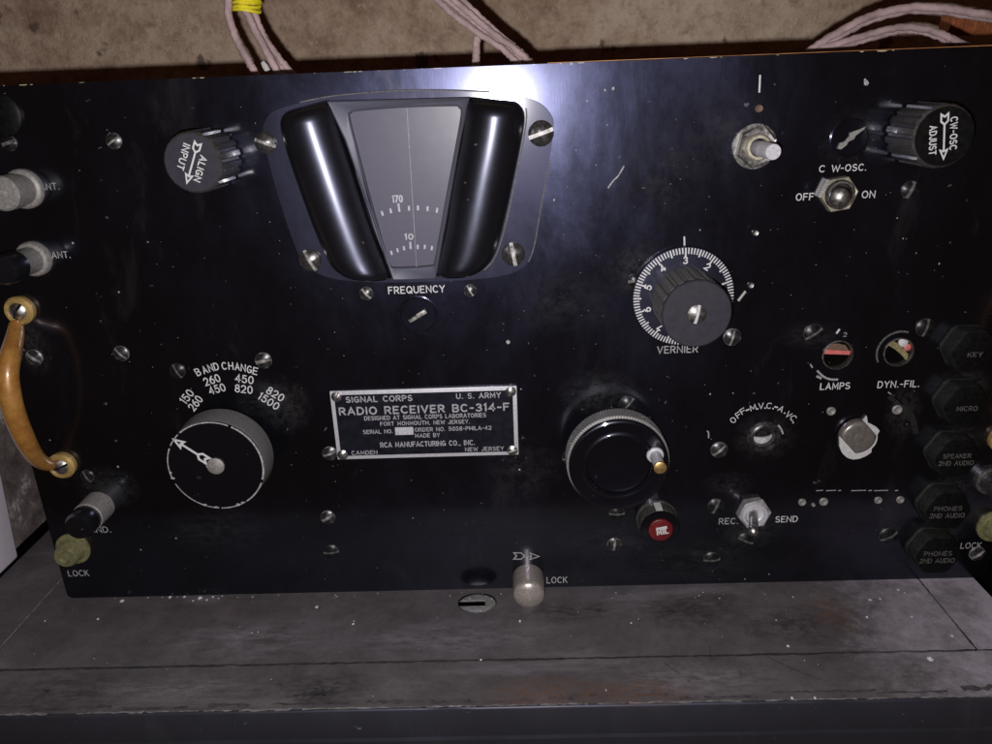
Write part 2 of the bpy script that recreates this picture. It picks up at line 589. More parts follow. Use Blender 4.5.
def shelf_mat():
    m, nt, bs = new_mat('worn_grey_shelf_paint')
    a = noise(nt, 24, 12, .82, .2)
    b = noise(nt, 210, 7, .8, .2, seed=2)
    sm = noise(nt, 26, 8, .7, .3, stretch=(.28, 1.3, 1), seed=4)
    sp = noise(nt, 420, 2, .5, seed=6)
    c = ramp(nt, a.outputs[0], [(.30, (.048, .043, .047)), (.5, (.086, .077, .083)), (.70, (.128, .116, .126))])
    c = mix(nt, ramp(nt, b.outputs[0], [(.52, 0.0), (.75, .8)]), c, (.050, .046, .050))
    c = mix(nt, ramp(nt, sm.outputs[0], [(.56, 0.0), (.74, .75)]), c, (.20, .185, .205))
    # pale dust swept to the shelf's right end
    tc = N(nt, 'ShaderNodeTexCoord')
    sx = N(nt, 'ShaderNodeSeparateXYZ')
    nt.links.new(tc.outputs['Object'], sx.inputs[0])
    mr = N(nt, 'ShaderNodeMapRange')
    mr.inputs[1].default_value, mr.inputs[2].default_value = .06, .22
    nt.links.new(sx.outputs[0], mr.inputs[0])
    dn = noise(nt, 34, 11, .8, .15, seed=11)
    mu = N(nt, 'ShaderNodeMath', operation='MULTIPLY')
    nt.links.new(dn.outputs[0], mu.inputs[0])
    nt.links.new(mr.outputs[0], mu.inputs[1])
    c = mix(nt, ramp(nt, mu.outputs[0], [(.26, 0.0), (.50, .95)]), c, (.42, .385, .45))
    rn = noise(nt, 11, 4, .6, .5, seed=17)
    c = mix(nt, ramp(nt, rn.outputs[0], [(.64, 0.0), (.78, .5)]), c, (.19, .11, .085))
    c = mix(nt, ramp(nt, sp.outputs[0], [(.75, 0.0), (.80, .6)]), c, (.30, .29, .29))
    nt.links.new(c, bs.inputs['Base Color'])
    bs.inputs['Roughness'].default_value = .62
    bs.inputs['Specular IOR Level'].default_value = .35
    bump(nt, bs, b.outputs[0], .12, .0006)
    return m


M['shelf'] = shelf_mat()
M['shelf_front'] = gloss_black('dark_shelf_front_paint', base=(.020, .020, .024), rough=.5, coat=.2, coat_rough=.3)
M['groove'] = simple('dirt_in_seam', (.018, .017, .018), .8, var=.3)
M['stain'] = simple('dark_stain', (.055, .050, .054), .7, var=.45, scale=350)
M['edge_highlight'] = simple('pale_edge_highlight', (.165, .155, .16), .5, var=.7, scale=300)  # pale tone paints the highlight on the seam bead and nosing


def wall_mat():
    m, nt, bs = new_mat('tan_concrete')
    a = noise(nt, 11, 10, .78, .2)
    b = noise(nt, 130, 7, .75, .1, seed=2)
    p = noise(nt, 190, 4, .6, .1, seed=8)
    pit = noise(nt, 30, 4, .5, .2, seed=4)
    c = ramp(nt, a.outputs[0], [(.36, (.34, .225, .155)), (.50, (.61, .465, .35)), (.64, (.77, .635, .51))])
    c = mix(nt, ramp(nt, b.outputs[0], [(.50, 0.0), (.68, .62)]), c, (.25, .165, .115))
    c = mix(nt, ramp(nt, p.outputs[0], [(.58, 0.0), (.68, .55)]), c, (.72, .63, .53))
    c = mix(nt, ramp(nt, pit.outputs[0], [(.66, 0.0), (.69, .9)]), c, (.16, .115, .085))
    nt.links.new(c, bs.inputs['Base Color'])
    bs.inputs['Roughness'].default_value = .9
    bs.inputs['Specular IOR Level'].default_value = .2
    ad = N(nt, 'ShaderNodeMath', operation='ADD')
    nt.links.new(a.outputs[0], ad.inputs[0])
    nt.links.new(b.outputs[0], ad.inputs[1])
    bump(nt, bs, ad.outputs[0], .8, .004)
    return m


M['wall'] = wall_mat()


def slab_mat():
    m, nt, bs = new_mat('mottled_grey_plaster')
    a = noise(nt, 62, 9, .74, .3)
    c = ramp(nt, a.outputs[0], [(.36, (.06, .048, .046)), (.54, (.15, .125, .122)), (.62, (.42, .38, .38)), (.74, (.55, .51, .51))])
    nt.links.new(c, bs.inputs['Base Color'])
    bs.inputs['Roughness'].default_value = .85
    bump(nt, bs, a.outputs[0], .4, .002)
    return m


M['slab'] = slab_mat()


def glass_mat():
    m, nt, bs = new_mat('clear_pane')
    tr = N(nt, 'ShaderNodeBsdfTransparent')
    tr.inputs[0].default_value = (.93, .93, .95, 1)
    gl = N(nt, 'ShaderNodeBsdfGlossy')
    gl.inputs['Roughness'].default_value = .32
    fr = N(nt, 'ShaderNodeFresnel')
    fr.inputs[0].default_value = 1.24
    mx = N(nt, 'ShaderNodeMixShader')
    nt.links.new(fr.outputs[0], mx.inputs[0])
    nt.links.new(tr.outputs[0], mx.inputs[1])
    nt.links.new(gl.outputs[0], mx.inputs[2])
    nt.links.new(mx.outputs[0], nt.nodes['Material Output'].inputs[0])
    return m


M['glass'] = glass_mat()

# ------------------------------------------------------------------ the setting
YW = 0.225
bm = bmesh.new()
boxm(bm, -1.6, 1.6, YW, YW + .12, -.5, 1.2)
o = finish('wall', bm, M['wall'], None, smooth=0)
tag(o, 'rough tan concrete wall behind the black radio receiver', kind='structure')

# the metal shelf: raised centre plate, side and front strips round it, folded front
SHY = -.0789
SXL, SXR = -.2772, .2235
shelf = bpy.data.objects.new('metal_shelf', None)
link(shelf, None, (0, 0, 0))
tag(shelf, 'worn grey metal shelf with seams and a dark folded front edge under the receiver', 'shelf')
hx, hy = G(477.2, 602.5)
rx_, ry_ = (G(496.6, 603)[0] - G(457.8, 603)[0]) / 2, abs(G(477, 592.6)[1] - G(477, 613)[1]) / 2


def top_plate(bm, x0, x1, y0, y1, z0, z1, hole=None):
    loops = [[(x0, y0), (x1, y0), (x1, y1), (x0, y1)]] + ([hole] if hole else [])
    # plate() builds in x/z, so build it and lay it down
    b2 = bmesh.new()
    plate(b2, loops[0], loops[1:], 0, z1 - z0)
    for v in b2.verts:
        x, y, z = v.co
        v.co = (x, z, z0 - y)
    tmp = bpy.data.meshes.new('t')
    b2.to_mesh(tmp)
    b2.free()
    bm.from_mesh(tmp)
    bpy.data.meshes.remove(tmp)


XA, XB, YS = -.2422, .1965, -.0516
bm = bmesh.new()
top_plate(bm, XA + .0006, XB - .0006, YS + .0005, .22, -.0016, 0.0, circ(hx, hy, rx_, 40, ry_))
finish('centre_plate', bm, M['shelf'], shelf, smooth=0)
bm = bmesh.new()
top_plate(bm, SXL, XA - .0004, YS, .22, -.0016, -.0002)
finish('side_strip', bm, M['shelf'], shelf, smooth=0)
bm = bmesh.new()
top_plate(bm, XB + .0004, SXR, YS, .22, -.0016, -.0002)
finish('side_strip', bm, M['shelf'], shelf, smooth=0)
bm = bmesh.new()
top_plate(bm, SXL - .08, SXR + .25, SHY + .0012, YS - .0004, -.0016, -.0002)
finish('front_strip', bm, M['shelf'], shelf, smooth=0)
bm = bmesh.new()
boxm(bm, SXL, SXR, YS - .003, .26, -.004, -.0022)
finish('underlay', bm, M['groove'], shelf, smooth=0) if False else bm.free()
# folded front: rounded nosing, upper band, groove, lower band
bm = bmesh.new()
prof = [(SHY + .0012, -.0003), (SHY + .0004, -.0005), (SHY, -.0012), (SHY - .0001, -.0146), (SHY + .0012, -.0150), (SHY + .0012, -.0164), (SHY - .0002, -.0168), (SHY - .0002, -.05), (SHY + .0018, -.05), (SHY + .0018, -.0016)]
cols = []
for k in range(60):
    x = SXL - .08 + (SXR + .25 - SXL + .08) * k / 59
    cols.append([bm.verts.new((x, y, z + random.uniform(-.00012, .00012))) for y, z in prof])
for k in range(59):
    for i in range(len(prof) - 1):
        bm.faces.new((cols[k][i], cols[k + 1][i], cols[k + 1][i + 1], cols[k][i + 1]))
finish('front_apron', bm, M['shelf_front'], shelf, smooth=50)
bm = bmesh.new()
tube(bm, [(XA, YS, .00015), (XA, .1, .00015)], .00028, 6)
finish('seam_bead', bm, M['edge_highlight'], shelf)


def flat_strip(bm, pts, wid, z, jit=.25):
    """dirt and highlight line lying on the shelf, along (x, y) points"""
    L, R_ = [], []
    n = len(pts)
    for i in range(n):
        p, q = pts[max(i - 1, 0)], pts[min(i + 1, n - 1)]
        dx, dy = q[0] - p[0], q[1] - p[1]
        l = math.hypot(dx, dy) or 1
        w1, w2_ = (wid / 2 * random.uniform(1 - jit, 1 + jit) for _ in range(2))
        L.append(bm.verts.new((pts[i][0] - dy / l * w1, pts[i][1] + dx / l * w1, z)))
        R_.append(bm.verts.new((pts[i][0] + dy / l * w2_, pts[i][1] - dx / l * w2_, z)))
    for i in range(n - 1):
        bm.faces.new((L[i], L[i + 1], R_[i + 1], R_[i]))


bm = bmesh.new()
flat_strip(bm, [(SXL + (SXR - SXL) * k / 160, YS + random.uniform(-.00008, .00008)) for k in range(161)], .0011, .00014, .6)
flat_strip(bm, [(SXL + (SXR - SXL) * k / 300, YS + random.uniform(-.0004, .0004)) for k in range(301)], .0005, .00016, .95)
finish('seam', bm, M['groove'], shelf, smooth=0)
bm = bmesh.new()
flat_strip(bm, [(XB, YS + (.0 - YS) * k / 40) for k in range(41)], .00075, .00012, .45)
finish('seam', bm, M['groove'], shelf, smooth=0)
bm = bmesh.new()
x_ = SXL - .02
while x_ < SXR - .06:
    ln = random.uniform(.006, .05)
    flat_strip(bm, [(x_ + ln * k / 12, SHY + .00085 + random.uniform(-.0001, .0001)) for k in range(13)], random.uniform(.0004, .0011), .00005 - .0003 + .0003, .9)
    x_ += ln * random.uniform(1.0, 1.4)
finish('worn_nosing_highlight', bm, M['edge_highlight'], shelf, smooth=0)  # broken pale strips paint the nosing's highlight along with its chipped wear
# grime along the folded edge, knife marks and stains
bm = bmesh.new()
x_ = SXL
while x_ < SXR + .2:
    ln = random.uniform(.004, .03)
    y_ = SHY + .0012 + random.uniform(.0012, .0042)
    flat_strip(bm, [(x_ + ln * k / 8, y_ + random.uniform(-.0004, .0004)) for k in range(9)], random.uniform(.0006, .0022), .00012 + random.uniform(0, .00008), .8)
    x_ += ln * random.uniform(.75, 1.5)
for pts in ([(763, 655), (790, 668), (821, 680)], [(664, 663), (682, 676), (698, 689)], [(710, 646), (711, 662)], [(740, 666), (741, 682)]):
    q = [G(*p) for p in pts]
    flat_strip(bm, q, .0006, .00016, .5)
finish('grime', bm, M['stain'], shelf, smooth=0)
for (px, py, rr) in ((324, 691, .0042), (306, 695, .002), (318, 697, .003), (337, 684, .0016), (280, 684, .0015), (258, 690, .002), (296, 696, .0014), (540, 611, .002), (600, 611, .0022), (712, 659, .0016)):
    x, y = G(px, py)
    bm = bmesh.new()
    vs = [bm.verts.new((x + rr * 1.3 * random.uniform(.6, 1.2) * math.cos(2 * PI * k / 14), y + rr * .7 * random.uniform(.6, 1.2) * math.sin(2 * PI * k / 14), .00022)) for k in range(14)]
    bm.faces.new(vs)
    finish('stain', bm, M['stain'], shelf, smooth=0)
# what shows through the hole: rolled rim, sheet below with a dark gap
bm = bmesh.new()
pts = [(hx + rx_ * math.cos(2 * PI * k / 40), hy + ry_ * math.sin(2 * PI * k / 40), -.0006) for k in range(41)]
tube(bm, pts, .0005, 6, caps=False)
finish('hole_rim', bm, M['dull_black'], shelf)
for (xa_, xb_, ya_, yb_, z_) in ((-.03, .03, -.03, .0040, -.005), (.0035, .03, .0058, .03, -.0062), (-.03, .0034, .0150, .03, -.0095)):
    bm = bmesh.new()
    boxm(bm, hx + xa_, hx + xb_, hy + ya_, hy + yb_, z_ - .0012, z_)
    finish('lower_rail', bm, M['nut_pale'], shelf, smooth=0)
bm = bmesh.new()
boxm(bm, SXL, SXR + .30, SHY + .003, .22, -.045, -.04)
finish('dark_fill_sheet', bm, M['black_in'], shelf, smooth=0)  # black sheet, extended right so the void past the shelf end renders dark
bm = bmesh.new()
boxm(bm, SXL - .05, SXL - .0006, -.03, .21, -.0065, -.005)
finish('gap_shade_strip', bm, M['black_in'], shelf, smooth=0)  # added black strip paints the darkness in the gap below the slab

bm = bmesh.new()
boxm(bm, -.40, -.2800, .0405, .222, .0045, .168)
o = finish('grey_slab', bm, M['slab'], None, smooth=0)
tag(o, 'mottled grey upright slab at far left, behind the amber handle', 'slab')
bm = bmesh.new()
boxm(bm, -.36, -.2776, -.006, .0378, .0004, .16, bev=.002)
for v in bm.verts:      # the box leans a little towards the receiver
    v.co.x += .075 * v.co.z
o = finish('white_box', bm, M['white_box'], None)
tag(o, 'pale lavender-white box with rounded edges at the left end of the shelf', 'box')

# crumbs of paint and plaster on the shelf
bm = bmesh.new()
fl_px = [(122, 601, 2.2), (170, 597, 2), (185, 596, 1.6), (200, 598, 2.4), (207, 600, 1.5), (193, 601, 1.3), (213, 597, 1.4), (98, 619, 1.5), (45, 621, 1), (317, 607, 2), (353, 624, 1.5), (354, 621, .8), (481, 660, 1.5), (258, 632, 1), (252, 633, 1), (520, 621, 1.7), (631, 623, 1.3), (578, 612, .8), (870, 600, 1.8), (867, 617, 1.6), (880, 599, 1.2), (930, 659, 3), (788, 646, 1.8), (776, 620, 1), (792, 698, 1.4), (815, 698, 1.6), (898, 590, 1.4), (952, 636, 1.6), (160, 744, 1.2), (912, 617, 1.2), (606, 690, 1), (228, 723, 1.2)]
for _ in range(34):
    fl_px.append((random.uniform(20, 975), random.uniform(601, 700), random.uniform(.25, .6)))
for _ in range(46):
    fl_px.append((random.uniform(90, 940), random.uniform(592, 599), random.uniform(.35, 1.0)))
for (px, py, r) in fl_px:
    if py > 702:
        continue
    x, y = G(px, py)
    y = min(y, -.0012)
    rr = r * .00045
    n = 6
    vs = [bm.verts.new((x + rr * math.cos(2 * PI * k / n + r) * random.uniform(.7, 1.3), y + rr * 1.2 * math.sin(2 * PI * k / n + r) * random.uniform(.7, 1.3), .00005)) for k in range(n)]
    t = bm.verts.new((x, y, rr * .9))
    for k in range(n):
        bm.faces.new((vs[k], vs[(k + 1) % n], t))
o = finish('paint_crumbs', bm, M['putty'], None, smooth=0)
tag(o, 'white crumbs of flaked paint and plaster scattered on the grey shelf', 'crumbs', kind='stuff')

# ------------------------------------------------------------------ wires behind the panel
def wp(px, py, y):
    r = ray(px, py)
    t = (y - CAM.y) / r.y
    return CAM + r * t


def wire_bundle(label, wires, extra=None):
    c = wp(*wires[0][0][-1], .05)
    root = bpy.data.objects.new('wire_bundle', None)
    link(root, None, (c.x, c.y, c.z))
    tag(root, label, 'wires', group='bundles of pinkish wires behind the panel')
    for (pts, rpx, y) in wires:
        bm = bmesh.new()
        q = [wp(px, py, y[i] if isinstance(y, (list, tuple)) else y) for i, (px, py) in enumerate(pts)]
        d0 = (q[0] - q[1])
        if pts[0][1] <= 2:
            q = [q[0] + d0 * 1.5] + q
        if pts[-1][1] > 40 and pts[-1][1] < 80:
            q = q + [q[-1] + (q[-1] - q[-2]) * .8]
        yy = y[0] if isinstance(y, (list, tuple)) else y
        s = spline(q, 10)
        tube(bm, [(v + Vector((random.uniform(-1, 1), 0, random.uniform(-1, 1))) * .00026 - c) for v in s], rpx * (yy + .3266) / FPX, 10)
        finish('wire', bm, M['pinkwire'], root, (c.x, c.y, c.z))
    return root, c


b1, c1 = wire_bundle('pinkish wire bundle at left, bound with yellow cord above the fluted knob', [
    ([(228, 0), (229, 16), (237, 40), (246, 57), (255, 73)], 3.6, .045),
    ([(240, 0), (246, 12), (258, 36), (268, 54), (277, 72)], 3.6, .045),
    ([(246, 0), (251, 12), (262, 33), (273, 51), (284, 70)], 3.4, .052),
    ([(251, 0), (254, 12), (264, 36), (276, 54), (289, 70)], 3.0, .050),
    ([(242, 0), (250, 16), (260, 38), (270, 56), (281, 71)], 2.8, .060),
])
bm = bmesh.new()
for k in range(5):
    y0 = 9.5 - k * 2.6
    pts = []
    for j in range(25):
        a = 2 * PI * j / 24
        cpt = wp(247, y0 + 1.3 * math.cos(a * 2 + k), .049)
        s_ = (.3756) / FPX
        pts.append(cpt + Vector((11.5 * s_ * math.cos(a), .006 * math.sin(a), -1.6 * s_ * math.cos(a) + .001 * math.sin(a + k))) - c1)
    tube(bm, pts, 1.5 * .3756 / FPX, 8, caps=False)
finish('cord_tie', bm, M['yellow'], b1, tuple(c1), label='bright yellow cord tie')
bm = bmesh.new()
q = wp(265.5, 66, .04)
tube(bm, [wp(262.5, 62, .04) - c1, wp(265, 66, .04) - c1, wp(268, 71, .04) - c1], [.0009, .0014, .0013], 7)
finish('wire_lug', bm, M['putty'], b1, tuple(c1))
b2, c2 = wire_bundle('pinkish wire bundle slanting down above the frequency dial', [
    ([(437, 0), (455, 16), (478, 33), (500, 47), (514, 60)], 3.0, .045),
    ([(447, 0), (470, 19), (492, 37), (510, 49), (521, 60)], 2.6, .050),
    ([(454, 0), (476, 19), (497, 36), (514, 48), (527, 60)], 3.0, .045),
    ([(463, 0), (484, 20), (500, 35), (518, 49), (530, 61)], 2.4, .050),
    ([(477, 36), (476.5, 46), (476, 58)], 3.6, .050),
])
b3, c3 = wire_bundle('pair of pinkish wires arching along the panel top at right', [
    ([(808, 52), (832, 36), (868, 17), (905, 8), (940, 8), (975, 13), (1010, 17)], 3.6, .045),
    ([(810, 54), (836, 38), (872, 20), (908, 11), (942, 11.5), (976, 17), (1010, 22)], 3.2, .049),
    ([(815, 50), (850, 40), (890, 29), (918, 28), (942, 34), (966, 46)], 3.2, .045),
    ([(822, 50), (855, 43), (892, 33), (916, 31), (938, 37), (958, 48)], 2.6, .049),
])
bm = bmesh.new()
tb = []
for k in range(150):
    x = 945 + k * .55
    p = wp(x, 24, .15)
    tb.append((p, .0052 + .0011 * math.cos(k * 1.1)))
tube(bm, [a for a, b in tb], [b for a, b in tb], 14)
o = finish('copper_coil', bm, M['copper'], None)
tag(o, 'ribbed copper-coloured coil behind the wires at top right corner', 'coil')

# ------------------------------------------------------------------ the receiver
radio = bpy.data.objects.new('radio_receiver', None)
link(radio, None, (0, 0, 0))
tag(radio, 'old black military radio receiver with glossy front panel, knobs, switches and dial', 'radio')

PT = .0032   # panel thickness
holes = {}
for nm, (px, py, rp) in {'lamps': (837.5, 355, 14.3), 'filament': (898.5, 352, 14.0), 'volume': (763.5, 436.5, 11.0)}.items():
    x, z = P(px, py)
    r = P(px + rp, py)[0] - x
    holes[nm] = (x, z, r)
bm = bmesh.new()
out = [(-W2, 0), (W2, 0), (W2, H), (-W2, H)]
# rounded corners and a slightly uneven lower edge
oc = []
cr = .003
for (cx, cz, a0) in ((-W2 + cr, cr, PI), (W2 - cr, cr, 1.5 * PI), (W2 - cr, H - cr, 0), (-W2 + cr, H - cr, .5 * PI)):
    for k in range(5):
        a = a0 + k * PI / 8
        oc.append((cx + cr * math.cos(a), cz + cr * math.sin(a)))
plate(bm, oc, [circ(x, z, r, 36) for x, z, r in holes.values()], -PT, 0)
panel = finish('front_panel', bm, M['panel'], radio, smooth=0)
bm = bmesh.new()
boxm(bm, -W2 + .004, W2 - .004, PT, .19, .002, H - .006, bev=.002)
finish('cabinet', bm, M['cabinet'], radio)
bm = bmesh.new()
xa, xb = P(548, 64)[0], P(992, 46)[0]
boxm(bm, xa, W2 - .002, PT + .0005, PT + .0025, H - .01, H + .0004)
finish('copper_lip', bm, M['lip'], radio, smooth=0)

def inscribe(kind, text, *a, **k):
    b = bmesh.new()
    px_text(b, text, *a, **k)
    return finish('lettering', b, M['white'] if kind == 'LET' else M['white_worn'], panel, smooth=0)


def line_mark(name, pts, wid, mat):
    b = bmesh.new()
    ribbon(b, pts, wid, 0)
    return finish(name, b, M[mat], panel, smooth=0)


inscribe('LET', 'FREQUENCY', 416.5, 289.5, 57, 7.5, bold=.014)
inscribe('LET', 'C W', 829.5, 168.5, 21, 7.2, bold=.012)
inscribe('LET', '-OSC.', 853.5, 167.5, 26, 7.2, bold=.012)
inscribe('LET', 'OFF', 804.8, 196.8, 18, 7.5, bold=.012)
inscribe('LET', 'ON', 868.5, 194.3, 13.5, 7.5, bold=.012)
inscribe('LET', 'LAMPS', 835, 386, 30, 7, bold=.014)
inscribe('LET', 'DYN.-FIL.', 898.5, 384, 42, 7, bold=.01)
inscribe('LETW', 'REC.', 728.5, 521, 19.5, 6.2, bold=.008)
inscribe('LET', 'SEND', 786.5, 519, 22.5, 6.2, bold=.008)
inscribe('LETW', 'ANT.', 49.5, 186.5, 20, 7, bold=.008)
inscribe('LETW', 'ANT.', 61, 254.8, 19, 7, bold=.012)
inscribe('LETW', 'GND.', 100, 529.5, 22, 6.2, bold=.006)
inscribe('LETW', 'LOCK', 78.5, 573, 21, 6.2, bold=.008)
inscribe('LETW', 'LOCK', 557, 579.8, 21, 6.4, bold=.006)
inscribe('LETW', 'LOCK', 971, 545.3, 21, 6, bold=.004)
inscribe('LETW', 'VERNIER', 677.5, 349.3, 41, 7.5, bold=.012)


# band switch scale, centred on its shaft
band_c = (507 - 291.3 * .9225, 83 + 383 * .9225)     # where the shaft meets the panel
BCX, BCZ = P(215.7, 466, .0255)
s10 = (P(240, 430)[0] - P(230, 430)[0]) / 10
bx_px, by_px = 238.0, 436.0


def polar_text(bm, s, px, py, wpx, hpx, deg, bold=.012):
    x, z = P(px, py)
    if s in '.-':
        L = s10 * (.7 if s == '.' else 1.9)
        a = math.radians(deg)
        ribbon(bm, [(x - L * math.cos(a), z - L * math.sin(a)), (x + L * math.cos(a), z + L * math.sin(a))], s10 * 1.4, 0)
        return
    put_text(bm, s, x, z, wpx * s10, hpx * s10 * 1.07, 0, math.radians(deg), bold)


arc_word = [('B', 197.9, 371.9, 22), ('A', 204.8, 369.8, 17), ('N', 210.6, 367.8, 12), ('D', 216.2, 366.4, 8), ('C', 224.2, 365.8, 1), ('H', 230.9, 365.8, -3), ('A', 237.4, 366.5, -7), ('N', 243.4, 367.7, -11), ('G', 249.5, 369.3, -14), ('E', 255.4, 371, -17)]
LET = bmesh.new()
for ch, px, py, dg in arc_word:
    polar_text(LET, ch, px, py, 5.0, 7.4, dg)
finish('lettering', LET, M['white'], panel, smooth=0)
for s, px, py, wd, dg in (('150', 187, 396.5, 16, 47), ('260', 195.5, 403, 17, 47), ('260', 212, 379.8, 17, 16), ('450', 217, 388.8, 17, 13),
                          ('450', 244.5, 379, 18, -11), ('820', 243.8, 389, 17.5, -9), ('820', 275.5, 394, 18, -36), ('1500', 269, 401.2, 22, -38)):
    LET = bmesh.new()
    polar_text(LET, s, px, py, wd, 8, dg)
    finish('lettering', LET, M['white'], panel, smooth=0)
LET = bmesh.new()
for ch, px, py, dg in (('O', 733, 420, 38), ('F', 738.5, 414.8, 36), ('F', 743, 411, 33), ('-', 747.5, 409.8, 24), ('M', 753, 407.5, 18), ('.', 757.5, 408.8, 10), ('V', 761, 405.8, 6), ('.', 765, 408, 3), ('C', 769, 405.6, -6), ('.', 773, 408.5, -12), ('-', 776, 407, -18), ('A', 781, 408.8, -28), ('.', 784.5, 413, -32), ('V', 788.5, 414.5, -38), ('.', 791.2, 416.6, -42), ('C', 793.3, 418, -44), ('.', 793, 422.5, -44)):
    polar_text(LET, ch, px, py, {'.': 1.3, '-': 3.4, 'M': 6}.get(ch, 5.2), {'.': 1.3, '-': 1.2}.get(ch, 6), dg, .006)
finish('lettering', LET, M['white'], panel, smooth=0)
# index lines, arrows and odd marks
line_mark('index_line', [P(760, 75), P(759.2, 92.5)], .0007, 'white')
line_mark('index_line', [P(684.2, 236.5), P(684.6, 249)], .0007, 'white')
line_mark('index_line', [P(839.5, 329), P(836.3, 333.5)], .0009, 'white')
inscribe('LETW', '2', 845, 334.5, 3.5, 4.5, bold=.01)
line_mark('worn_mark', spline2([P(817, 370.5), P(823, 376.2), P(830, 379.2), P(838, 379.4)]), .0009, 'white_worn')
line_mark('worn_mark', [P(816.5, 376), P(821.5, 378.5)], .0010, 'white_worn')
line_mark('worn_mark', [P(810, 364), P(812.5, 367.8)], .0006, 'white_worn')
ax, az = P(526.5, 556)
LETW = bmesh.new()
feather_arrow(LETW, ax, az, .0125, math.radians(-3), 0, .0030, .0006)
finish('turn_arrow', LETW, M['white_worn'], panel, smooth=0)
# scratches and knocks in the panel paint
line_mark('scratch', spline2([P(624, 166), P(618, 176), P(613, 181), P(608, 188)]), .0006, 'white_worn')
for a, b in ((816, 823), (826, 836), (838, 841), (851, 866), (868, 872), (874, 888), (895, 898)):
    line_mark('scratch', [P(a, 490.6), P(b, 490.2)], .00045, 'white_worn')
line_mark('scratch', spline2([P(778, 425), P(781, 429), P(783, 434)]), .0008, 'white_worn')
line_mark('scratch', spline2([P(707, 430.5), P(708.5, 433), P(708.5, 438)]), .0006, 'white_worn')
line_mark('scratch', spline2([P(888, 392), P(896, 398), P(903, 404)]), .0005, 'white_worn')
for (px, py, r) in ((297, 161.6, 1.5), (335, 237, 2.2), (494, 194, 2.6), (554, 200, 1.5), (508, 342, 2.6), (605, 90, 1.6), (613, 88.5, 2.0), (571, 63.5, 2.0), (866, 83, 3.0), (865, 80, 1.6), (521, 389, 1), (118, 466.5, 1.6), (50, 440, 1), (176, 538, 1.3), (141, 549.5, 1.2), (413, 518, 1), (519.5, 469.5, 1.5), (939, 263.5, 1.2), (903, 238.5, .9), (897, 218, .9), (916, 253, .8), (747, 535, 1), (769, 574, 1.0), (745, 579, 1), (5, 94, 1.3), (710, 394, 1.2), (733, 393, 1), (950, 501, 1), (148, 242, 1.0), (119, 292, 1.3), (73, 243, 1.6), (700, 230, .9), (576, 150, .9), (596, 165, .8), (587, 101, 1.2), (607, 125, .9)):
    x, z = P(px, py)
    rr = r * .00030
    n = 7
    bm = bmesh.new()
    vs = [bm.verts.new((x + rr * random.uniform(.7, 1.3) * math.cos(2 * PI * k / n), -.00014, z + rr * random.uniform(.8, 1.5) * math.sin(2 * PI * k / n))) for k in range(n)]
    bm.faces.new(vs)
    finish('paint_chip', bm, M['white_worn'], panel, smooth=0)
bm = bmesh.new()
for _ in range(240):
    px, py = random.uniform(60, 960), random.uniform(90, 580)
    x, z = P(px, py)
    rr = random.uniform(.00008, .0002)
    vs = [bm.verts.new((x + rr * random.uniform(.6, 1.4) * math.cos(2 * PI * k / 5), -.00012, z + rr * random.uniform(.6, 1.4) * math.sin(2 * PI * k / 5))) for k in range(5)]
    bm.faces.new(vs)
o = finish('dust_specks', bm, M['white_worn'], panel, smooth=0)
o['kind'] = 'stuff'
bm = bmesh.new()
ribbon(bm, spline2([P(889, 396), P(900, 404), P(910, 414), P(914, 424), P(916, 434)]), .0026, 0)
finish('scuff', bm, M['jack_side'], panel, smooth=0, label='grey scuff below the right round hole')


# ---- grease and dust smudges
def smudge_mat(name, col, strength, seed):
    m, nt, bs = new_mat(name)
    tc = N(nt, 'ShaderNodeTexCoord')
    ln = N(nt, 'ShaderNodeVectorMath', operation='LENGTH')
    nt.links.new(tc.outputs['Object'], ln.inputs[0])
    fall = N(nt, 'ShaderNodeMapRange')
    fall.inputs[1].default_value, fall.inputs[2].default_value = .0, 1.0
    fall.inputs[3].default_value, fall.inputs[4].default_value = strength, 0
    nt.links.new(ln.outputs['Value'], fall.inputs[0])
    n1 = noise(nt, 4.2, 10, .8, .2, seed=seed)
    oi = N(nt, 'ShaderNodeObjectInfo')
    va = N(nt, 'ShaderNodeVectorMath', operation='MULTIPLY_ADD')
    nt.links.new(oi.outputs['Random'], va.inputs[0])
    va.inputs[1].default_value = (37, 23, 51)
    nt.links.new(tc.outputs['Object'], va.inputs[2])
    nt.links.new(va.outputs[0], n1.inputs['Vector'])
    mu = N(nt, 'ShaderNodeMath', operation='MULTIPLY')
    nt.links.new(ramp(nt, n1.outputs[0], [(.42, 0.0), (.68, 1.0)]), mu.inputs[0])
    nt.links.new(fall.outputs[0], mu.inputs[1])
    bs.inputs['Base Color'].default_value = (*col, 1)
    bs.inputs['Roughness'].default_value = .8
    bs.inputs['Specular IOR Level'].default_value = .2
    nt.links.new(mu.outputs[0], bs.inputs['Alpha'])
    return m


SMG = [smudge_mat('grey_dust_smudge', (.085, .085, .088), .50, 3), smudge_mat('grey_dust_smudge_streaked', (.07, .07, .078), .34, 8)]
SMS = [smudge_mat('pale_dust_patch', (.40, .37, .41), .55, 5), smudge_mat('brown_rust_patch', (.20, .10, .055), .8, 6), smudge_mat('dark_grime_patch', (.035, .032, .034), .9, 9)]


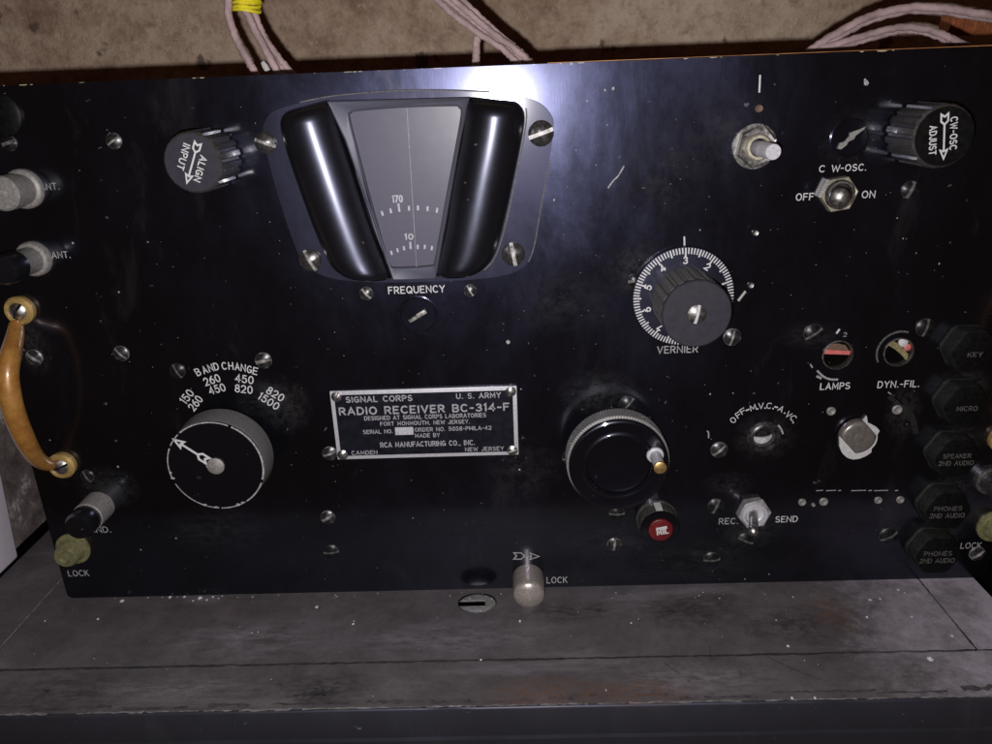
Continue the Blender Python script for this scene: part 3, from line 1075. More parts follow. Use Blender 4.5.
def smudge(px, py, rw, rh, mat, flat=False):
    bm = bmesh.new()
    vs = [bm.verts.new((math.cos(2 * PI * k / 28), 0, math.sin(2 * PI * k / 28))) for k in range(28)]
    bm.faces.new(vs)
    if flat:
        x, y = G(px, py)
        for v in bm.verts:
            v.co = (v.co.x, v.co.z, 0)
        o = finish('dust_patch', bm, mat, shelf, (x, y, .00025 + random.uniform(0, .00008)), smooth=0)
        o.scale = (rw * .00047, rh * .00075, 1)
        return o
    x, z = P(px, py)
    sc_ = S(x, z)
    o = finish('smudge', bm, mat, panel, (x, -.00007 - random.uniform(0, .00002), z), smooth=0)
    o.scale = (rw * sc_, 1, rh * sc_)
    return o


for (px, py, rw, rh, k) in ((285, 405, 30, 34, 0), (262, 402, 34, 18, 1), (598, 392, 42, 26, 0), (636, 268, 34, 34, 0), (720, 130, 60, 55, 1), (655, 175, 55, 60, 1), (903, 412, 20, 34, 0), (108, 488, 34, 26, 0), (728, 485, 30, 18, 1), (752, 528, 34, 26, 0), (610, 540, 60, 26, 1), (520, 470, 46, 40, 1), (33, 345, 20, 36, 0), (850, 140, 34, 34, 1), (812, 335, 40, 16, 1), (765, 437, 34, 30, 0), (330, 200, 46, 70, 1), (960, 385, 34, 20, 0), (955, 438, 34, 18, 0), (948, 488, 32, 18, 0), (938, 532, 32, 18, 0), (215, 530, 60, 30, 1), (700, 560, 70, 26, 1), (560, 300, 60, 40, 1)):
    smudge(px, py, rw, rh, SMG[k])
for (px, py, rw, rh, k) in ((868, 598, 70, 18, 0), (930, 612, 55, 26, 0), (905, 640, 60, 26, 0), (960, 600, 40, 22, 0), (925, 668, 80, 20, 0), (832, 612, 34, 26, 1), (202, 600, 26, 8, 0), (640, 692, 60, 14, 1), (545, 692, 70, 14, 1), (790, 625, 60, 24, 2), (690, 610, 70, 22, 2), (320, 690, 60, 18, 2), (60, 690, 90, 20, 2), (560, 612, 60, 16, 2), (450, 640, 120, 22, 0), (250, 640, 120, 26, 0), (180, 690, 100, 14, 0), (700, 680, 90, 16, 0)):
    smudge(px, py, rw, rh, SMS[k], True)


# ---- screws
def screw_mesh(name, R, slot, dome, edge, mat, parent, loc, ang, label=None, slot_depth=None):
    bm = bmesh.new()
    xs = [-R, -.92 * R, -.75 * R, -.5 * R, -.25 * R, -slot, -slot, slot, slot, .25 * R, .5 * R, .75 * R, .92 * R, R]
    low = [0] * 14
    low[6] = low[7] = 1
    ts = [-1, -.97, -.8, -.5, -.2, 0, .2, .5, .8, .97, 1]
    sd = slot_depth or dome * .9

    def hgt(x, z):
        q = min(1.0, (x * x + z * z) / (R * R))
        return edge + dome * (1 - q)
    grid = []
    for i, x in enumerate(xs):
        hz = math.sqrt(max(R * R - x * x, 0)) if abs(x) < R - 1e-9 else .02 * R
        row = [bm.verts.new((x, 0, -hz))]
        for t in ts:
            z = t * hz
            h = hgt(x, z)
            if low[i]:
                h = max(edge + dome - sd, .0001)
            row.append(bm.verts.new((x, -h, z)))
        row.append(bm.verts.new((x, 0, hz)))
        grid.append(row)
    for i in range(len(xs) - 1):
        for j in range(len(grid[0]) - 1):
            f = bm.faces.new((grid[i][j], grid[i + 1][j], grid[i + 1][j + 1], grid[i][j + 1]))
            if 5 <= i <= 7:
                f.material_index = 1
            elif i in (0, 12) or j in (0, 1, len(ts) - 1, len(ts)):
                f.material_index = 2
    for row in (grid[0], grid[-1]):
        bm.faces.new(row)
    return finish(name, bm, mat if isinstance(mat, list) else [mat, mat, mat], parent, loc, label=label, smooth=30, rot=(0, ang + PI / 2, 0))


SCM = {'screw_grey': [M['screw_grey'], M['slot_bright'], M['steel_dull']], 'screw_black': [M['screw_black'], M['slot_dull'], M['screw_rim']]}
protos = {}
screw_list = [
    # px, py, radius px, slot angle (deg, anticlockwise in the photo), material
    (113, 141, 8.0, 32, 'screw_grey'), (8, 143, 8.0, 15, 'screw_black'), (120.5, 354, 8, -48, 'screw_grey'), (33.5, 358, 8.5, -35, 'screw_grey'),
    (177, 371.5, 8, -65, 'screw_black'), (263, 361, 8.5, 15, 'screw_grey'), (366, 294, 6.8, -50, 'screw_grey'), (470, 291, 6.3, -62, 'screw_grey'),
    (911, 190, 9, 70, 'screw_black'), (814, 334, 10, 35, 'screw_black'), (926, 328, 9.5, 78, 'screw_black'), (329.5, 454, 7.5, 20, 'screw_grey'),
    (327.5, 518, 7.5, 35, 'screw_grey'), (331, 552.5, 8, 5, 'screw_black'), (614.5, 545, 7.2, 86, 'screw_grey'), (719.5, 450.5, 8.5, 45, 'screw_grey'),
    (716, 507, 8.5, 70, 'screw_black'), (712, 560, 8.5, 3, 'screw_black'), (746, 541, 8.5, -25, 'screw_black'), (889, 536.5, 9.5, 30, 'screw_black'),
    (732.5, 337.5, 9, 78, 'screw_grey'), (86.5, 477, 7, -65, 'screw_black'), (635, 281, 7, 10, 'screw_black'), (570, 458, 8, 15, 'screw_black'),
    (628, 405, 9, 50, 'screw_black'), (617, 514, 8, 0, 'screw_black'), (978, 554.5, 8, 40, 'screw_grey'),
]
for (px, py, rp, dg, mk) in screw_list:
    x, z = P(px, py, .001)
    rr = rp * S(x, z) * .98
    key = (round(rr, 4), mk, random.randint(0, 2))
    ang = -math.radians(dg)
    if key not in protos:
        protos[key] = screw_mesh('screw', rr, rr * (.13, .17, .21)[random.randint(0, 2)], rr * .34, rr * .14, SCM[mk], radio, (x, 0, z), ang)
    else:
        copy_part(protos[key], (x, 0, z), ang + PI / 2)
# small rivets and pins
rv = None
for (px, py, rp, mk) in ((831, 411, 4.6, 'steel_dull'), (897, 409.5, 5.2, 'steel_dull'), (802, 502, 4, 'steel_dull'), (823.5, 501.5, 4.5, 'steel_dull'), (878, 500, 4, 'steel_dull'), (900, 499.5, 4, 'steel_dull'), (755.2, 232.7, 3.4, 'steel'), (750.5, 285, 3.4, 'steel'), (813, 504.5, 2, 'steel_dull'), (759, 108.5, 4, 'brownstrip')):
    x, z = P(px, py)
    r = rp * S(x, z) * .98
    bm = bmesh.new()
    lathe(bm, [(r, 0), (r, .0005), (r * .8, .0009), (r * .5, .0008), (r * .35, .0005), (0, .0004)], 16)
    finish('rivet', bm, M[mk], radio, (x, 0, z))
bm = bmesh.new()
a, b = P(738.2, 300.8, .001), P(745.6, 291.2, .001)
tube(bm, [(a[0], -.001, a[1]), (b[0], -.001, b[1])], .0007, 8)
finish('stop_pin', bm, M['steel_dull'], radio)

# flush round blanking screws with a bright slot
for (px, py, rp, dg, sl) in ((418, 316, 20, 29, .52), (850.5, 138.5, 19.5, 30, .78)):
    x, z = P(px, py, .001)
    r = rp * S(x, z) * .98
    bm = bmesh.new()
    lathe(bm, [(r, 0), (r, .0011), (r * .96, .0014), (r * .90, .0014), (r * .86, .0010), (0, .0010)], 40)
    d_ = finish('trimmer_cover', bm, M['panel'], radio, (x, 0, z), label='round black cover with a bright slotted stud')
    bm = bmesh.new()
    L = r * sl
    boxm(bm, -L, L, -.0022, -.0009, -r * .10, r * .10, bev=.0004)
    if sl > .7:
        bm.free()
        bm = bmesh.new()
        plate(bm, [(-.80 * r, -.10 * r), (-.66 * r, -.22 * r), (-.30 * r, -.16 * r), (-.18 * r, -.06 * r), (.10 * r, -.10 * r), (.26 * r, .02 * r), (.74 * r, .08 * r), (.90 * r, .16 * r), (.55 * r, .20 * r), (.30 * r, .26 * r), (.08 * r, .30 * r), (-.02 * r, .16 * r), (-.34 * r, .05 * r), (-.58 * r, .10 * r)], [], .0009, .0018)
    else:
        boxm(bm, -L * .1, L * .95, -.0024, -.0010, -r * .02, r * .15, bev=.0003)
    finish('slot_stud', bm, M['slot_bright'] if sl < .7 else M['steel_dull'], d_, (x, 0, z), rot=(0, -math.radians(dg), 0))

# ---- frequency dial bezel
D0 = .0030
bez_out = [(267, 118), (276, 110), (300, 102.5), (330, 96.5), (370, 92.5), (410, 90.5), (450, 90.5), (490, 92), (520, 96.5), (540, 103.5), (551, 115), (553.5, 128), (549, 160), (541, 205), (534, 245), (528, 262), (515, 272), (495, 277), (465, 280), (430, 281.5), (395, 282.5), (360, 281.5), (335, 279), (315, 272), (302, 260), (292, 238), (278, 195), (266, 150), (263, 130)]
bez = spline2([P(x, y, D0) for x, y in bez_out], 4, closed=True)
bezel = bpy.data.objects.new('dial_bezel', None)
bm = bmesh.new()
plate(bm, bez, [], 0, D0)
rim = [e for e in bm.edges if abs(e.verts[0].co.y + D0) < 1e-6 and abs(e.verts[1].co.y + D0) < 1e-6 and len(e.link_faces) == 2 and any(abs(f.normal.y) < .5 for f in e.link_faces)]
for f in bm.faces:
    f.normal_update()
rim = [e for e in bm.edges if abs(e.verts[0].co.y + D0) < 1e-6 and abs(e.verts[1].co.y + D0) < 1e-6 and len(e.link_faces) == 2 and any(abs(f.normal.y) < .5 for f in e.link_faces)]
bmesh.ops.bevel(bm, geom=rim, offset=.0007, segments=2, affect='EDGES', profile=.5, clamp_overlap=True)
bezel = finish('dial_bezel', bm, M['bezel'], radio, smooth=0, label='black raised bezel of the frequency dial with two rounded ridges')


def ridge(outer, inner, Hm, fl_in):
    o2 = spline2([P(x, y, D0 + .001) for x, y in outer], 5)
    i2 = spline2([P(x, y, D0 + .001) for x, y in inner], 5)

    def resample(pl, n):
        L = [0]
        for a, b in zip(pl, pl[1:]):
            L.append(L[-1] + math.dist(a, b))
        out = []
        for k in range(n + 1):
            t = L[-1] * k / n
            j = 0
            while j < len(L) - 2 and L[j + 1] < t:
                j += 1
            q = (t - L[j]) / max(L[j + 1] - L[j], 1e-9)
            out.append((pl[j][0] + (pl[j + 1][0] - pl[j][0]) * q, pl[j][1] + (pl[j + 1][1] - pl[j][1]) * q))
        return out
    n, m = 40, 28
    o2, i2 = resample(o2, n), resample(i2, n)
    bm = bmesh.new()
    g = []
    for k in range(n + 1):
        t = k / n
        e = min(t, 1 - t) / .09
        ec = math.sqrt(max(0, 1 - (1 - min(e, 1)) ** 2))
        row = []
        for j in range(m + 1):
            a = PI * j / m
            s = (1 - math.cos(a)) / 2
            h = Hm * math.sin(a) ** .9 * ec
            row.append(bm.verts.new((o2[k][0] + (i2[k][0] - o2[k][0]) * s, -(D0 - .0006 + h), o2[k][1] + (i2[k][1] - o2[k][1]) * s)))
        g.append(row)
    for k in range(n):
        for j in range(m):
            bm.faces.new((g[k][j], g[k + 1][j], g[k + 1][j + 1], g[k][j + 1]))
    return bm


finish('ridge', ridge([(288, 110), (282, 117), (281, 128), (287, 152), (300, 190), (314, 228), (325, 253), (333, 267), (345, 275), (358, 278.5)], [(328, 99), (332, 104), (338, 120), (349, 152), (360, 186), (372, 222), (383, 252), (390, 270), (392, 277), (388, 280)], .0125, 0), M['bakelite'], bezel, smooth=60)
finish('ridge', ridge([(515, 101), (522, 107), (525, 118), (522, 140), (515, 175), (507, 212), (499, 243), (492, 260), (482, 270), (470, 276)], [(468, 96), (466.5, 101), (464, 118), (459, 148), (452, 184), (446, 222), (440, 252), (437, 268), (436, 274), (440, 278)], .0125, 0), M['bakelite'], bezel, smooth=60)
for nm, pl, wd in (('worn_edge_highlight', [(526, 108), (526.5, 118), (523.5, 140), (516.5, 175), (508.5, 212), (500.5, 243), (493, 260.5), (484, 270)], .0006),
                   ('worn_edge_highlight', [(300, 102.3), (330, 96.3), (370, 92.3), (410, 90.3), (450, 90.3), (490, 91.8)], .0005),
                   ('worn_edge_highlight', [(549.5, 160), (541.5, 205), (534.5, 245), (528.5, 262)], .0005)):
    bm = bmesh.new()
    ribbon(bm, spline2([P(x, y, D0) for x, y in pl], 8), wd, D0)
    finish(nm, bm, M['white_dim'], bezel, smooth=0)  # ridge line paints an edge highlight; plate rim lines are wear
# window frame, dial card, pane
fo = [P(x, y, .0062) for x, y in ((327, 101), (470, 97), (461, 140), (436, 279), (393, 280), (372, 216), (345, 140))]
fi_px = spline2([(349.5, 119), (351, 113.5), (356, 111.5), (400, 108), (452, 106.5), (458, 108), (460.5, 113), (456.5, 138), (446, 195), (437, 246), (433.8, 262), (430, 266), (395, 268), (390, 265.5), (386, 255), (374, 213), (360, 160)], 3, closed=True)
bm = bmesh.new()
plate(bm, fo, [[P(x, y, .0062) for x, y in fi_px]], D0 + .0002, .0062)
rim = []
for f in bm.faces:
    f.normal_update()
rim = [e for e in bm.edges if all(abs(v.co.y + .0062) < 1e-6 for v in e.verts) and len(e.link_faces) == 2 and any(abs(f.normal.y) < .5 for f in e.link_faces)]
bmesh.ops.bevel(bm, geom=rim, offset=.0008, segments=2, affect='EDGES', profile=.5)
finish('window_frame', bm, M['frame'], bezel, smooth=30)
bm = bmesh.new()
DD = .0036
plate(bm, [P(x, y, DD) for x, y in ((338, 104), (466, 101), (438, 273), (388, 276))], [], D0 + .0001, DD)
card = finish('dial_card', bm, M['dial'], bezel, smooth=0)
SC = bmesh.new()
cpx = (418, 342)


def ticks(pts, ln, wpx, long_i):
    for i, (x, y) in enumerate(pts):
        dx, dy = x - cpx[0], y - cpx[1]
        l = math.hypot(dx, dy)
        q = ln * (1.75 if i == long_i else 1.0)
        y_ = (x + dx / l * (q - ln / 2), y + dy / l * (q - ln / 2))
        z_ = (x - dx / l * ln / 2, y - dy / l * ln / 2)
        ribbon(SC, [P(*y_, DD), P(*z_, DD)], wpx * .00042, DD)


ticks([(382.3, 213.3), (390.8, 210.8), (399.2, 209.3), (409, 208.2), (418, 207.8), (427.6, 208.6), (437, 210.2)], 4.8, 2.0, 2)
ticks([(391.5, 252.8), (397.6, 250.2), (404, 248.2), (410.6, 247), (417.8, 246.8), (424.8, 246.8), (431.8, 248)], 4.2, 1.9, 3)
px_text(SC, '170', 397.5, 198.8, 11, 7.6, DD, .034)
px_text(SC, '10', 409, 236.6, 9, 6.4, DD, .04)
finish('lettering', SC, M['white'], card, smooth=0) if False else None
SCO = finish('scale_marks', SC, M['white'], bezel, smooth=0)
bm = bmesh.new()
for arc in ([(375, 199.5), (393, 195), (413, 192.7), (432, 193.5), (446, 196)], [(379, 219), (397, 214.5), (415, 212.6), (430, 213.6), (441, 215.5)], [(384, 237.2), (399, 232.6), (415, 230.8), (428, 231.6), (437, 233)], [(356, 131), (375, 124), (400, 120)]):
    if arc[0][0] == 356:
        continue
    ribbon(bm, spline2([P(x, y, DD) for x, y in arc]), .00045, DD)
finish('scale_arc', bm, M['dial_line'], bezel, smooth=0)
bm = bmesh.new()
a, b = P(407, 107, .0050), P(416.6, 266.5, .0050)
tube(bm, [(a[0], -.0050, a[1]), (b[0], -.0050, b[1])], .00022, 6)
finish('hairline', bm, M['white_worn'], bezel)
bm = bmesh.new()
plate(bm, [P(x, y, .0056) for x, y in ((340, 104), (466, 101), (440, 272), (390, 274))], [], .0053, .0056)
finish('window_pane', bm, M['glass'], bezel, smooth=0)
for (px, py, rp, dg, mk) in ((265, 143, 11, 160, 'screw_black'), (541, 133.5, 13, 18, 'screw_grey'), (310, 260.5, 11.5, 115, 'screw_grey'), (513.3, 254.5, 12, 100, 'screw_grey')):
    x, z = P(px, py, D0 + .001)
    rr = rp * S(x, z) * .98
    o = screw_mesh('screw', rr, rr * .15, rr * .40, rr * .12, [M['screw_bezel'], M['slot_bright'], M['screw_grey']], bezel, (x, -D0, z), -math.radians(dg))

# ---- nameplate
npl = [P(330, 391.2, .001), P(516.8, 386, .001), P(518.6, 455.5, .001), P(337, 458.6, .001)]
NX0, NX1 = (npl[0][0] + npl[3][0]) / 2, (npl[1][0] + npl[2][0]) / 2
NZ0, NZ1 = (npl[2][1] + npl[3][1]) / 2, (npl[0][1] + npl[1][1]) / 2
bm = bmesh.new()
boxm(bm, NX0, NX1, -.0012, -.0002, NZ0, NZ1, bev=.0003)
name = finish('nameplate', bm, M['silver_plate'], radio, label='silver-bordered metal nameplate with raised lettering')
bm = bmesh.new()
bw = .0019
boxm(bm, NX0 + bw, NX1 - bw, -.00135, -.0011, NZ0 + bw, NZ1 - bw)
finish('dark_field', bm, M['plate_dark'], name, smooth=0)
bm = bmesh.new()
nd = .00135
for s, cx, cy, wd, hp, bo in (('SIGNAL CORPS', 379, 398.8, 67, 6.2, .03), ('U. S. ARMY', 478.5, 395.5, 45, 5.8, .025), ('RADIO RECEIVER BC-314-F', 424, 409, 171, 8.2, .03),
                          ('DESIGNED AT SIGNAL CORPS LABORATORIES', 425, 416.6, 122, 4.4, .022), ('FORT MONMOUTH, NEW JERSEY.', 425, 422.6, 90, 4.2, .022),
                          ('SERIAL NO.', 378, 431.5, 30, 4.2, .022), ('ORDER NO. 5058-PHILA-42', 453, 428.6, 77, 4.2, .022), ('MADE BY', 427.5, 435.2, 25, 4.2, .022),
                          ('RCA MANUFACTURING CO., INC.', 427.5, 443.6, 95, 5.4, .024), ('CAMDEN', 364.5, 452.5, 26, 4.2, .02), ('NEW JERSEY', 484.5, 448.8, 39, 4.2, .02)):
    px_text(bm, s, cx, cy, wd, hp, nd, bo)
finish('lettering', bm, M['plate_text'], name, smooth=0)
bm = bmesh.new()
x, z = P(404.3, 430.8, nd)
boxm(bm, x - .0042, x + .0042, -.00165, -.0012, z - .0019, z + .0019)
finish('serial_window', bm, M['silver_plate'], name, smooth=0)
for (px, py, rp, dg) in ((336.3, 397, 5.6, 60), (510.8, 391.7, 5.6, 65), (512.3, 450.5, 5.8, 20), (342.6, 455, 5.8, 40)):
    x, z = P(px, py, .0016)
    screw_mesh('screw', rp * .00043, .0003, .0009, .0004, M['steel'], name, (x, -.0012, z), -math.radians(dg))


# ---- knobs
def axis(px, py, h):
    return P(px, py, h)


def fluter(n, depth, d0, d1, sharp=3.0):
    def f(r, d, a):
        if d0 <= d <= d1:
            c = math.cos(n * a)
            return r - depth * (1 if c > .35 else 0)
        return r
    return f


def fluted_knob(px, py, h, rpx, label, words, ang, hb=.0015, nfl=18, face='matte_face'):
    x, z = axis(px, py, h)
    s = S(x, z, h)
    r = rpx * s
    bm = bmesh.new()
    prof = [(r * 1.04, hb), (r * 1.06, hb + .0008), (r * 1.04, h - .0022), (r * 1.0, h - .0008), (r * .94, h), (0, h)]
    lathe(bm, [(r * .7, 0), (r * .7, hb)] + prof, 144, fluter(nfl, r * .085, hb, h - .0012), mats=[0, 0, 0, 0, 0, 0, 1])
    k = finish('fluted_knob', bm, [M['flute'], M[face]], radio, (x, 0, z), label=label, smooth=30)
    bm = bmesh.new()
    # face letters run along the arrow; u along the arrow towards its head
    ca, sa = math.cos(ang), math.sin(ang)
    feather_arrow(bm, x, z, r * 1.42, ang, h, r * .185, .00068)
    for s_, off, along, wd in words:
        nx, nz = -sa, ca
        put_text(bm, s_, x + nx * off * r + ca * along * r, z + nz * off * r + sa * along * r, wd * r, r * .25, h, ang, .022)
    finish('lettering', bm, M['white'], k, smooth=0)
    return k


fluted_knob(192.5, 163, .0235, 29.5, 'black fluted knob lettered ALIGN INPUT, arrow pointing down', [('ALIGN', .30, .08, .92), ('INPUT', -.33, -.08, .92)], math.radians(-115), .0018, 18)
fluted_knob(944, 136.5, .0235, 30.5, 'black fluted knob lettered CW-OSC ADJUST, arrow pointing down', [('CW-OSC', .30, -.05, 1.06), ('ADJUST', -.36, .06, .95)], math.radians(-82.5), .0018, 18, face='dull_black')

# band change knob
x, z = axis(215.7, 466, .0255)
s = S(x, z, .0255)
r = 48.8 * s
bm = bmesh.new()
lathe(bm, [(r * .55, 0), (r * .55, .0125), (r * 1.02, .0128), (r * 1.035, .0145), (r * 1.0, .0236), (r * .995, .0248), (r * .965, .0255), (r * .955, .0252), (0, .0252)], 96, mats=[1, 1, 0, 0, 0, 1, 1, 1])
band = finish('pointer_knob', bm, [M['knob_side'], M['knob_gloss']], radio, (x, 0, z), label='large black band change knob with grey skirt and white arrow')
bm = bmesh.new()
random.seed(3)
segs = [(-20, 62, .0008), (66, 128, .0006), (132, 150, .0005), (154, 196, .0005), (203, 265, .00045), (268, 300, .0005), (302, 335, .0006)]
for a0, a1, wd in segs:
    n = max(3, int((a1 - a0) / 4))
    pts = [(x + r * .978 * math.cos(math.radians(a0 + (a1 - a0) * k / n)), z + r * .978 * math.sin(math.radians(a0 + (a1 - a0) * k / n))) for k in range(n + 1)]
    ribbon(bm, pts, wd, .02552)
for a in (187, 195, 248, 262, 290, 297):
    q = math.radians(a)
    cx_, cz_ = x + r * .965 * math.cos(q), z + r * .965 * math.sin(q)
    vs = [bm.verts.new((cx_ + .0009 * math.cos(2 * PI * k / 6) * random.uniform(.6, 1.3), -.02572, cz_ + .0006 * math.sin(2 * PI * k / 6) * random.uniform(.6, 1.3))) for k in range(6)]
    bm.faces.new(vs)
finish('rim_line', bm, M['white_worn'], band, smooth=0, label='chipped white rim line')
bm = bmesh.new()
a = P(174, 439.5, .0252)
b = P(207.5, 460.5, .0252)
an = math.atan2(a[1] - b[1], a[0] - b[0])
feather_arrow(bm, (a[0] + b[0]) / 2, (a[1] + b[1]) / 2, math.dist(a, b), an, .0252, .0027, .0010)
finish('lettering', bm, M['white'], band, smooth=0)
screw_mesh('screw', 8.8 * s, .0004, .0009, .0008, M['steel_dull'], band, (x, -.0251, z), math.radians(8), slot_depth=.0002)

# main tuning knob
h = .0222
x, z = axis(619, 466.5, h)
s = S(x, z, h)
r = 50 * s


def knurl(rr, d, a):
    if .0102 <= d <= .0188:
        return rr + .00016 * (1 if math.cos(110 * a) > 0 else -1)
    return rr


bm = bmesh.new()
lathe(bm, [(r * .5, 0), (r * .5, .0095), (r * .98, .0099), (r * 1.03, .0104), (r * 1.03, .0186), (r * .985, .0190), (r * 1.0, .0200), (r * .998, .0212), (r * .985, h - .0003), (r * .955, h), (r * .90, h - .0004), (r * .75, h - .0006), (r * .71, h + .0001), (r * .68, h + .0002), (r * .655, h - .0002), (r * .64, h - .0012), (r * .625, h - .0026), (r * .58, h - .0030), (0, h - .0031)], 660, knurl, mats=[1, 1, 1, 0, 0] + [1] * 13)
tune = finish('tuning_knob', bm, [M['knurl'], M['knob_gloss']], radio, (x, 0, z), label='large glossy black tuning knob with knurled rim and crank pin')
hd = .0345
tx, tz = P(660.5, 468.5, hd)
bm = bmesh.new()
s2 = S(tx, tz, hd)
r2 = 6.0 * s2
lathe(bm, [(r2 * 1.5, h - .0003), (r2 * 1.4, h + .0004), (r2 * 1.0, h + .0006), (r2 * .95, hd - .0018), (r2 * 1.08, hd - .0014), (r2 * 1.08, hd - .0004), (r2 * .8, hd), (0, hd)], 28, mats=[0, 0, 0, 0, 1, 1, 1])
finish('crank_pin', bm, [M['silver_plate'], M['brass']], tune, (tx, 0, tz), label='grey metal crank pin with brass-coloured end')

# vernier dial and knob
vd = .0024
dx_, dz_ = P(683.3, 297, vd)
s = S(dx_, dz_, vd)
rd = 50.5 * s * 1.01
bm = bmesh.new()
lathe(bm, [(rd, 0.0006), (rd, vd - .0007), (rd * .985, vd), (rd * .7, vd + .0006), (0, vd + .0006)], 96)
vdial = finish('vernier_dial', bm, M['bezel'], radio, (dx_, 0, dz_), label='round black vernier dial with white degree marks')
bm = bmesh.new()
for k in range(100):
    if 2 <= 0:
        continue
    a = PI / 2 + math.radians(3.6 * k)
    ln = .17 if k % 10 == 0 else (.15 if k % 5 == 0 else .115)
    ribbon(bm, [(dx_ + rd * .975 * math.cos(a), dz_ + rd * .975 * math.sin(a)), (dx_ + rd * (.975 - ln) * math.cos(a), dz_ + rd * (.975 - ln) * math.sin(a))], .00058 if k % 5 else .00068, vd + .0001)
for i in range(10):
    a = PI / 2 + math.radians(36 * i)
    num = (3 + i) % 10
    put_text(bm, str(num), dx_ + rd * .735 * math.cos(a), dz_ + rd * .735 * math.sin(a), None, rd * .145, vd + .0007, a - PI / 2, .03)
for v in bm.verts:       # lie on the dial's gently coned face
    rr = math.hypot(v.co.x - dx_, v.co.z - dz_) / rd
    if rr > .70:
        v.co.y = -(vd + .0006 * max(0, min(1, (.985 - rr) / .285)) + .00025)
finish('lettering', bm, M['white'], vdial, smooth=0)
h = .0262
x, z = axis(697, 314.2, h)
s = S(x, z, h)
r = 35 * s
bm = bmesh.new()
fl = fluter(20, r * .10, .0029, h - .0022)
lathe(bm, [(r * .92, .0028), (r * 1.0, .0030), (r * 1.0, h - .0024), (r * .90, h - .0023), (r * .90, h - .0020), (r * 1.0, h - .0019), (r * 1.0, h - .0006), (r * .96, h), (0, h)], 160, fl, mats=[0, 0, 0, 0, 1, 1, 1, 1])
vk = finish('vernier_knob', bm, [M['knob_side'], M['matte_face']], radio, (x, 0, z), label='black ribbed vernier knob with slotted screw in its flat face', smooth=30)
screw_mesh('screw', 9.8 * s, .0006, .0012, .0003, [M['steel_dark'], M['silver_plate'], M['steel_dark']], vk, (x, -h, z), math.radians(-80))

# little red-capped push knob
h = .0105
x, z = axis(660.5, 529.5, h)
s = S(x, z, h)
r = 19.8 * s
bm = bmesh.new()
lathe(bm, [(r * 1.06, 0), (r * 1.06, .0012), (r * 1.0, .0018), (r * .99, h - .0010), (r * .93, h), (r * .66, h + .0002), (r * .64, h - .0008), (0, h - .0008)], 56, mats=[0, 0, 0, 1, 1, 1, 1])
rk = finish('push_knob', bm, [M['flute'], M['knob_gloss']], radio, (x, 0, z), label='small black knob with worn red cap and pale index stripe')
bm = bmesh.new()
lathe(bm, [(r * .61, h - .0006), (r * .61, h + .0007), (r * .55, h + .0010), (0, h + .0011)], 40)
cap = finish('red_cap', bm, M['red'], rk, (x, 0, z))
bm = bmesh.new()
qx, qz = P(662.5, 531.5, h + .0012)
put_text(bm, 'MIL', qx, qz, r * .62, r * .34, h + .0012, math.radians(10), .05)
ribbon(bm, [(qx - r * .33, qz + r * .14), (qx + r * .22, qz + r * .24)], r * .16, h + .00115)
finish('lettering', bm, M['putty'], cap, smooth=0)
bm = bmesh.new()
a = math.radians(93)
for t0, t1 in ((.0016, h - .0013),):
    vs = []
    for (da, dd, k) in ((-.17, t0, 1.02), (.17, t0, 1.02), (.17, t1, 1.012), (-.17, t1, 1.012)):
        vs.append(bm.verts.new((x + r * k * math.cos(a + da), -dd, z + r * k * math.sin(a + da))))
    bm.faces.new(vs)
finish('index_stripe', bm, M['putty'], rk, smooth=0)

# ---- hex nuts, toggles, shaft


def hexnut(r, h0, h1, rot, bore, mat_i=0):
    bm = bmesh.new()
    out = [(r * math.cos(rot + PI / 3 * k), r * math.sin(rot + PI / 3 * k)) for k in range(6)]
    plate(bm, out, [circ(0, 0, bore, 32)], h0, h1)
    for f in bm.faces:
        f.normal_update()
    rim = [e for e in bm.edges if all(abs(v.co.y + h1) < 1e-6 and math.hypot(v.co.x, v.co.z) > bore * 1.05 for v in e.verts) and len(e.link_faces) == 2 and any(abs(f.normal.y) < .5 for f in e.link_faces)]
    bmesh.ops.bevel(bm, geom=rim, offset=r * .09, segments=2, affect='EDGES', profile=.5)
    return bm


def toggle(px, py, rpx, tip, tiph, label, washer, rt=.0021):
    x, z = P(px, py, .003)
    s = S(x, z, .003)
    r = rpx * s
    bm = hexnut(r, .0002, .0034, math.radians(8), r * (.68 if not washer else .55))
    t = finish('toggle_switch', bm, M['nut_pale'] if washer else M['nut_warm'], radio, (x, 0, z), label=label, smooth=25)
    bm = bmesh.new()
    lathe(bm, [(r * .80, .0034), (r * .80, .0048), (r * .74, .0054), (r * .62, .0054), (r * .56, .0035), (r * .42, .0028), (0, .0028)], 36)
    finish('bushing', bm, M['silver_plate'] if washer else M['steel_dark'], t, (x, 0, z))
    tx, tz = P(*tip, tiph)
    base = Vector((x, -.002, z))
    end = Vector((tx, -tiph, tz))
    dr = (end - base)
    pts, rs = [], []
    L = dr.length
    n = 16
    rb = r * .27
    for k in range(n + 1):
        u = k / n
        pts.append(base + dr * u - Vector((x, 0, z)))
        if u < .8:
            rs.append(rb + (rt * .80 - rb) * u / .8)
        else:
            v = (u - .8) / .2
            rs.append(rt * math.sqrt(max(.02, 1 - (max(0, v - .25) / .75) ** 2)) * (1 if v > .1 else .93))
    bm = bmesh.new()
    tube(bm, pts, rs, 20)
    finish('lever', bm, M['steel'], t, (x, 0, z), smooth=60)
    return t


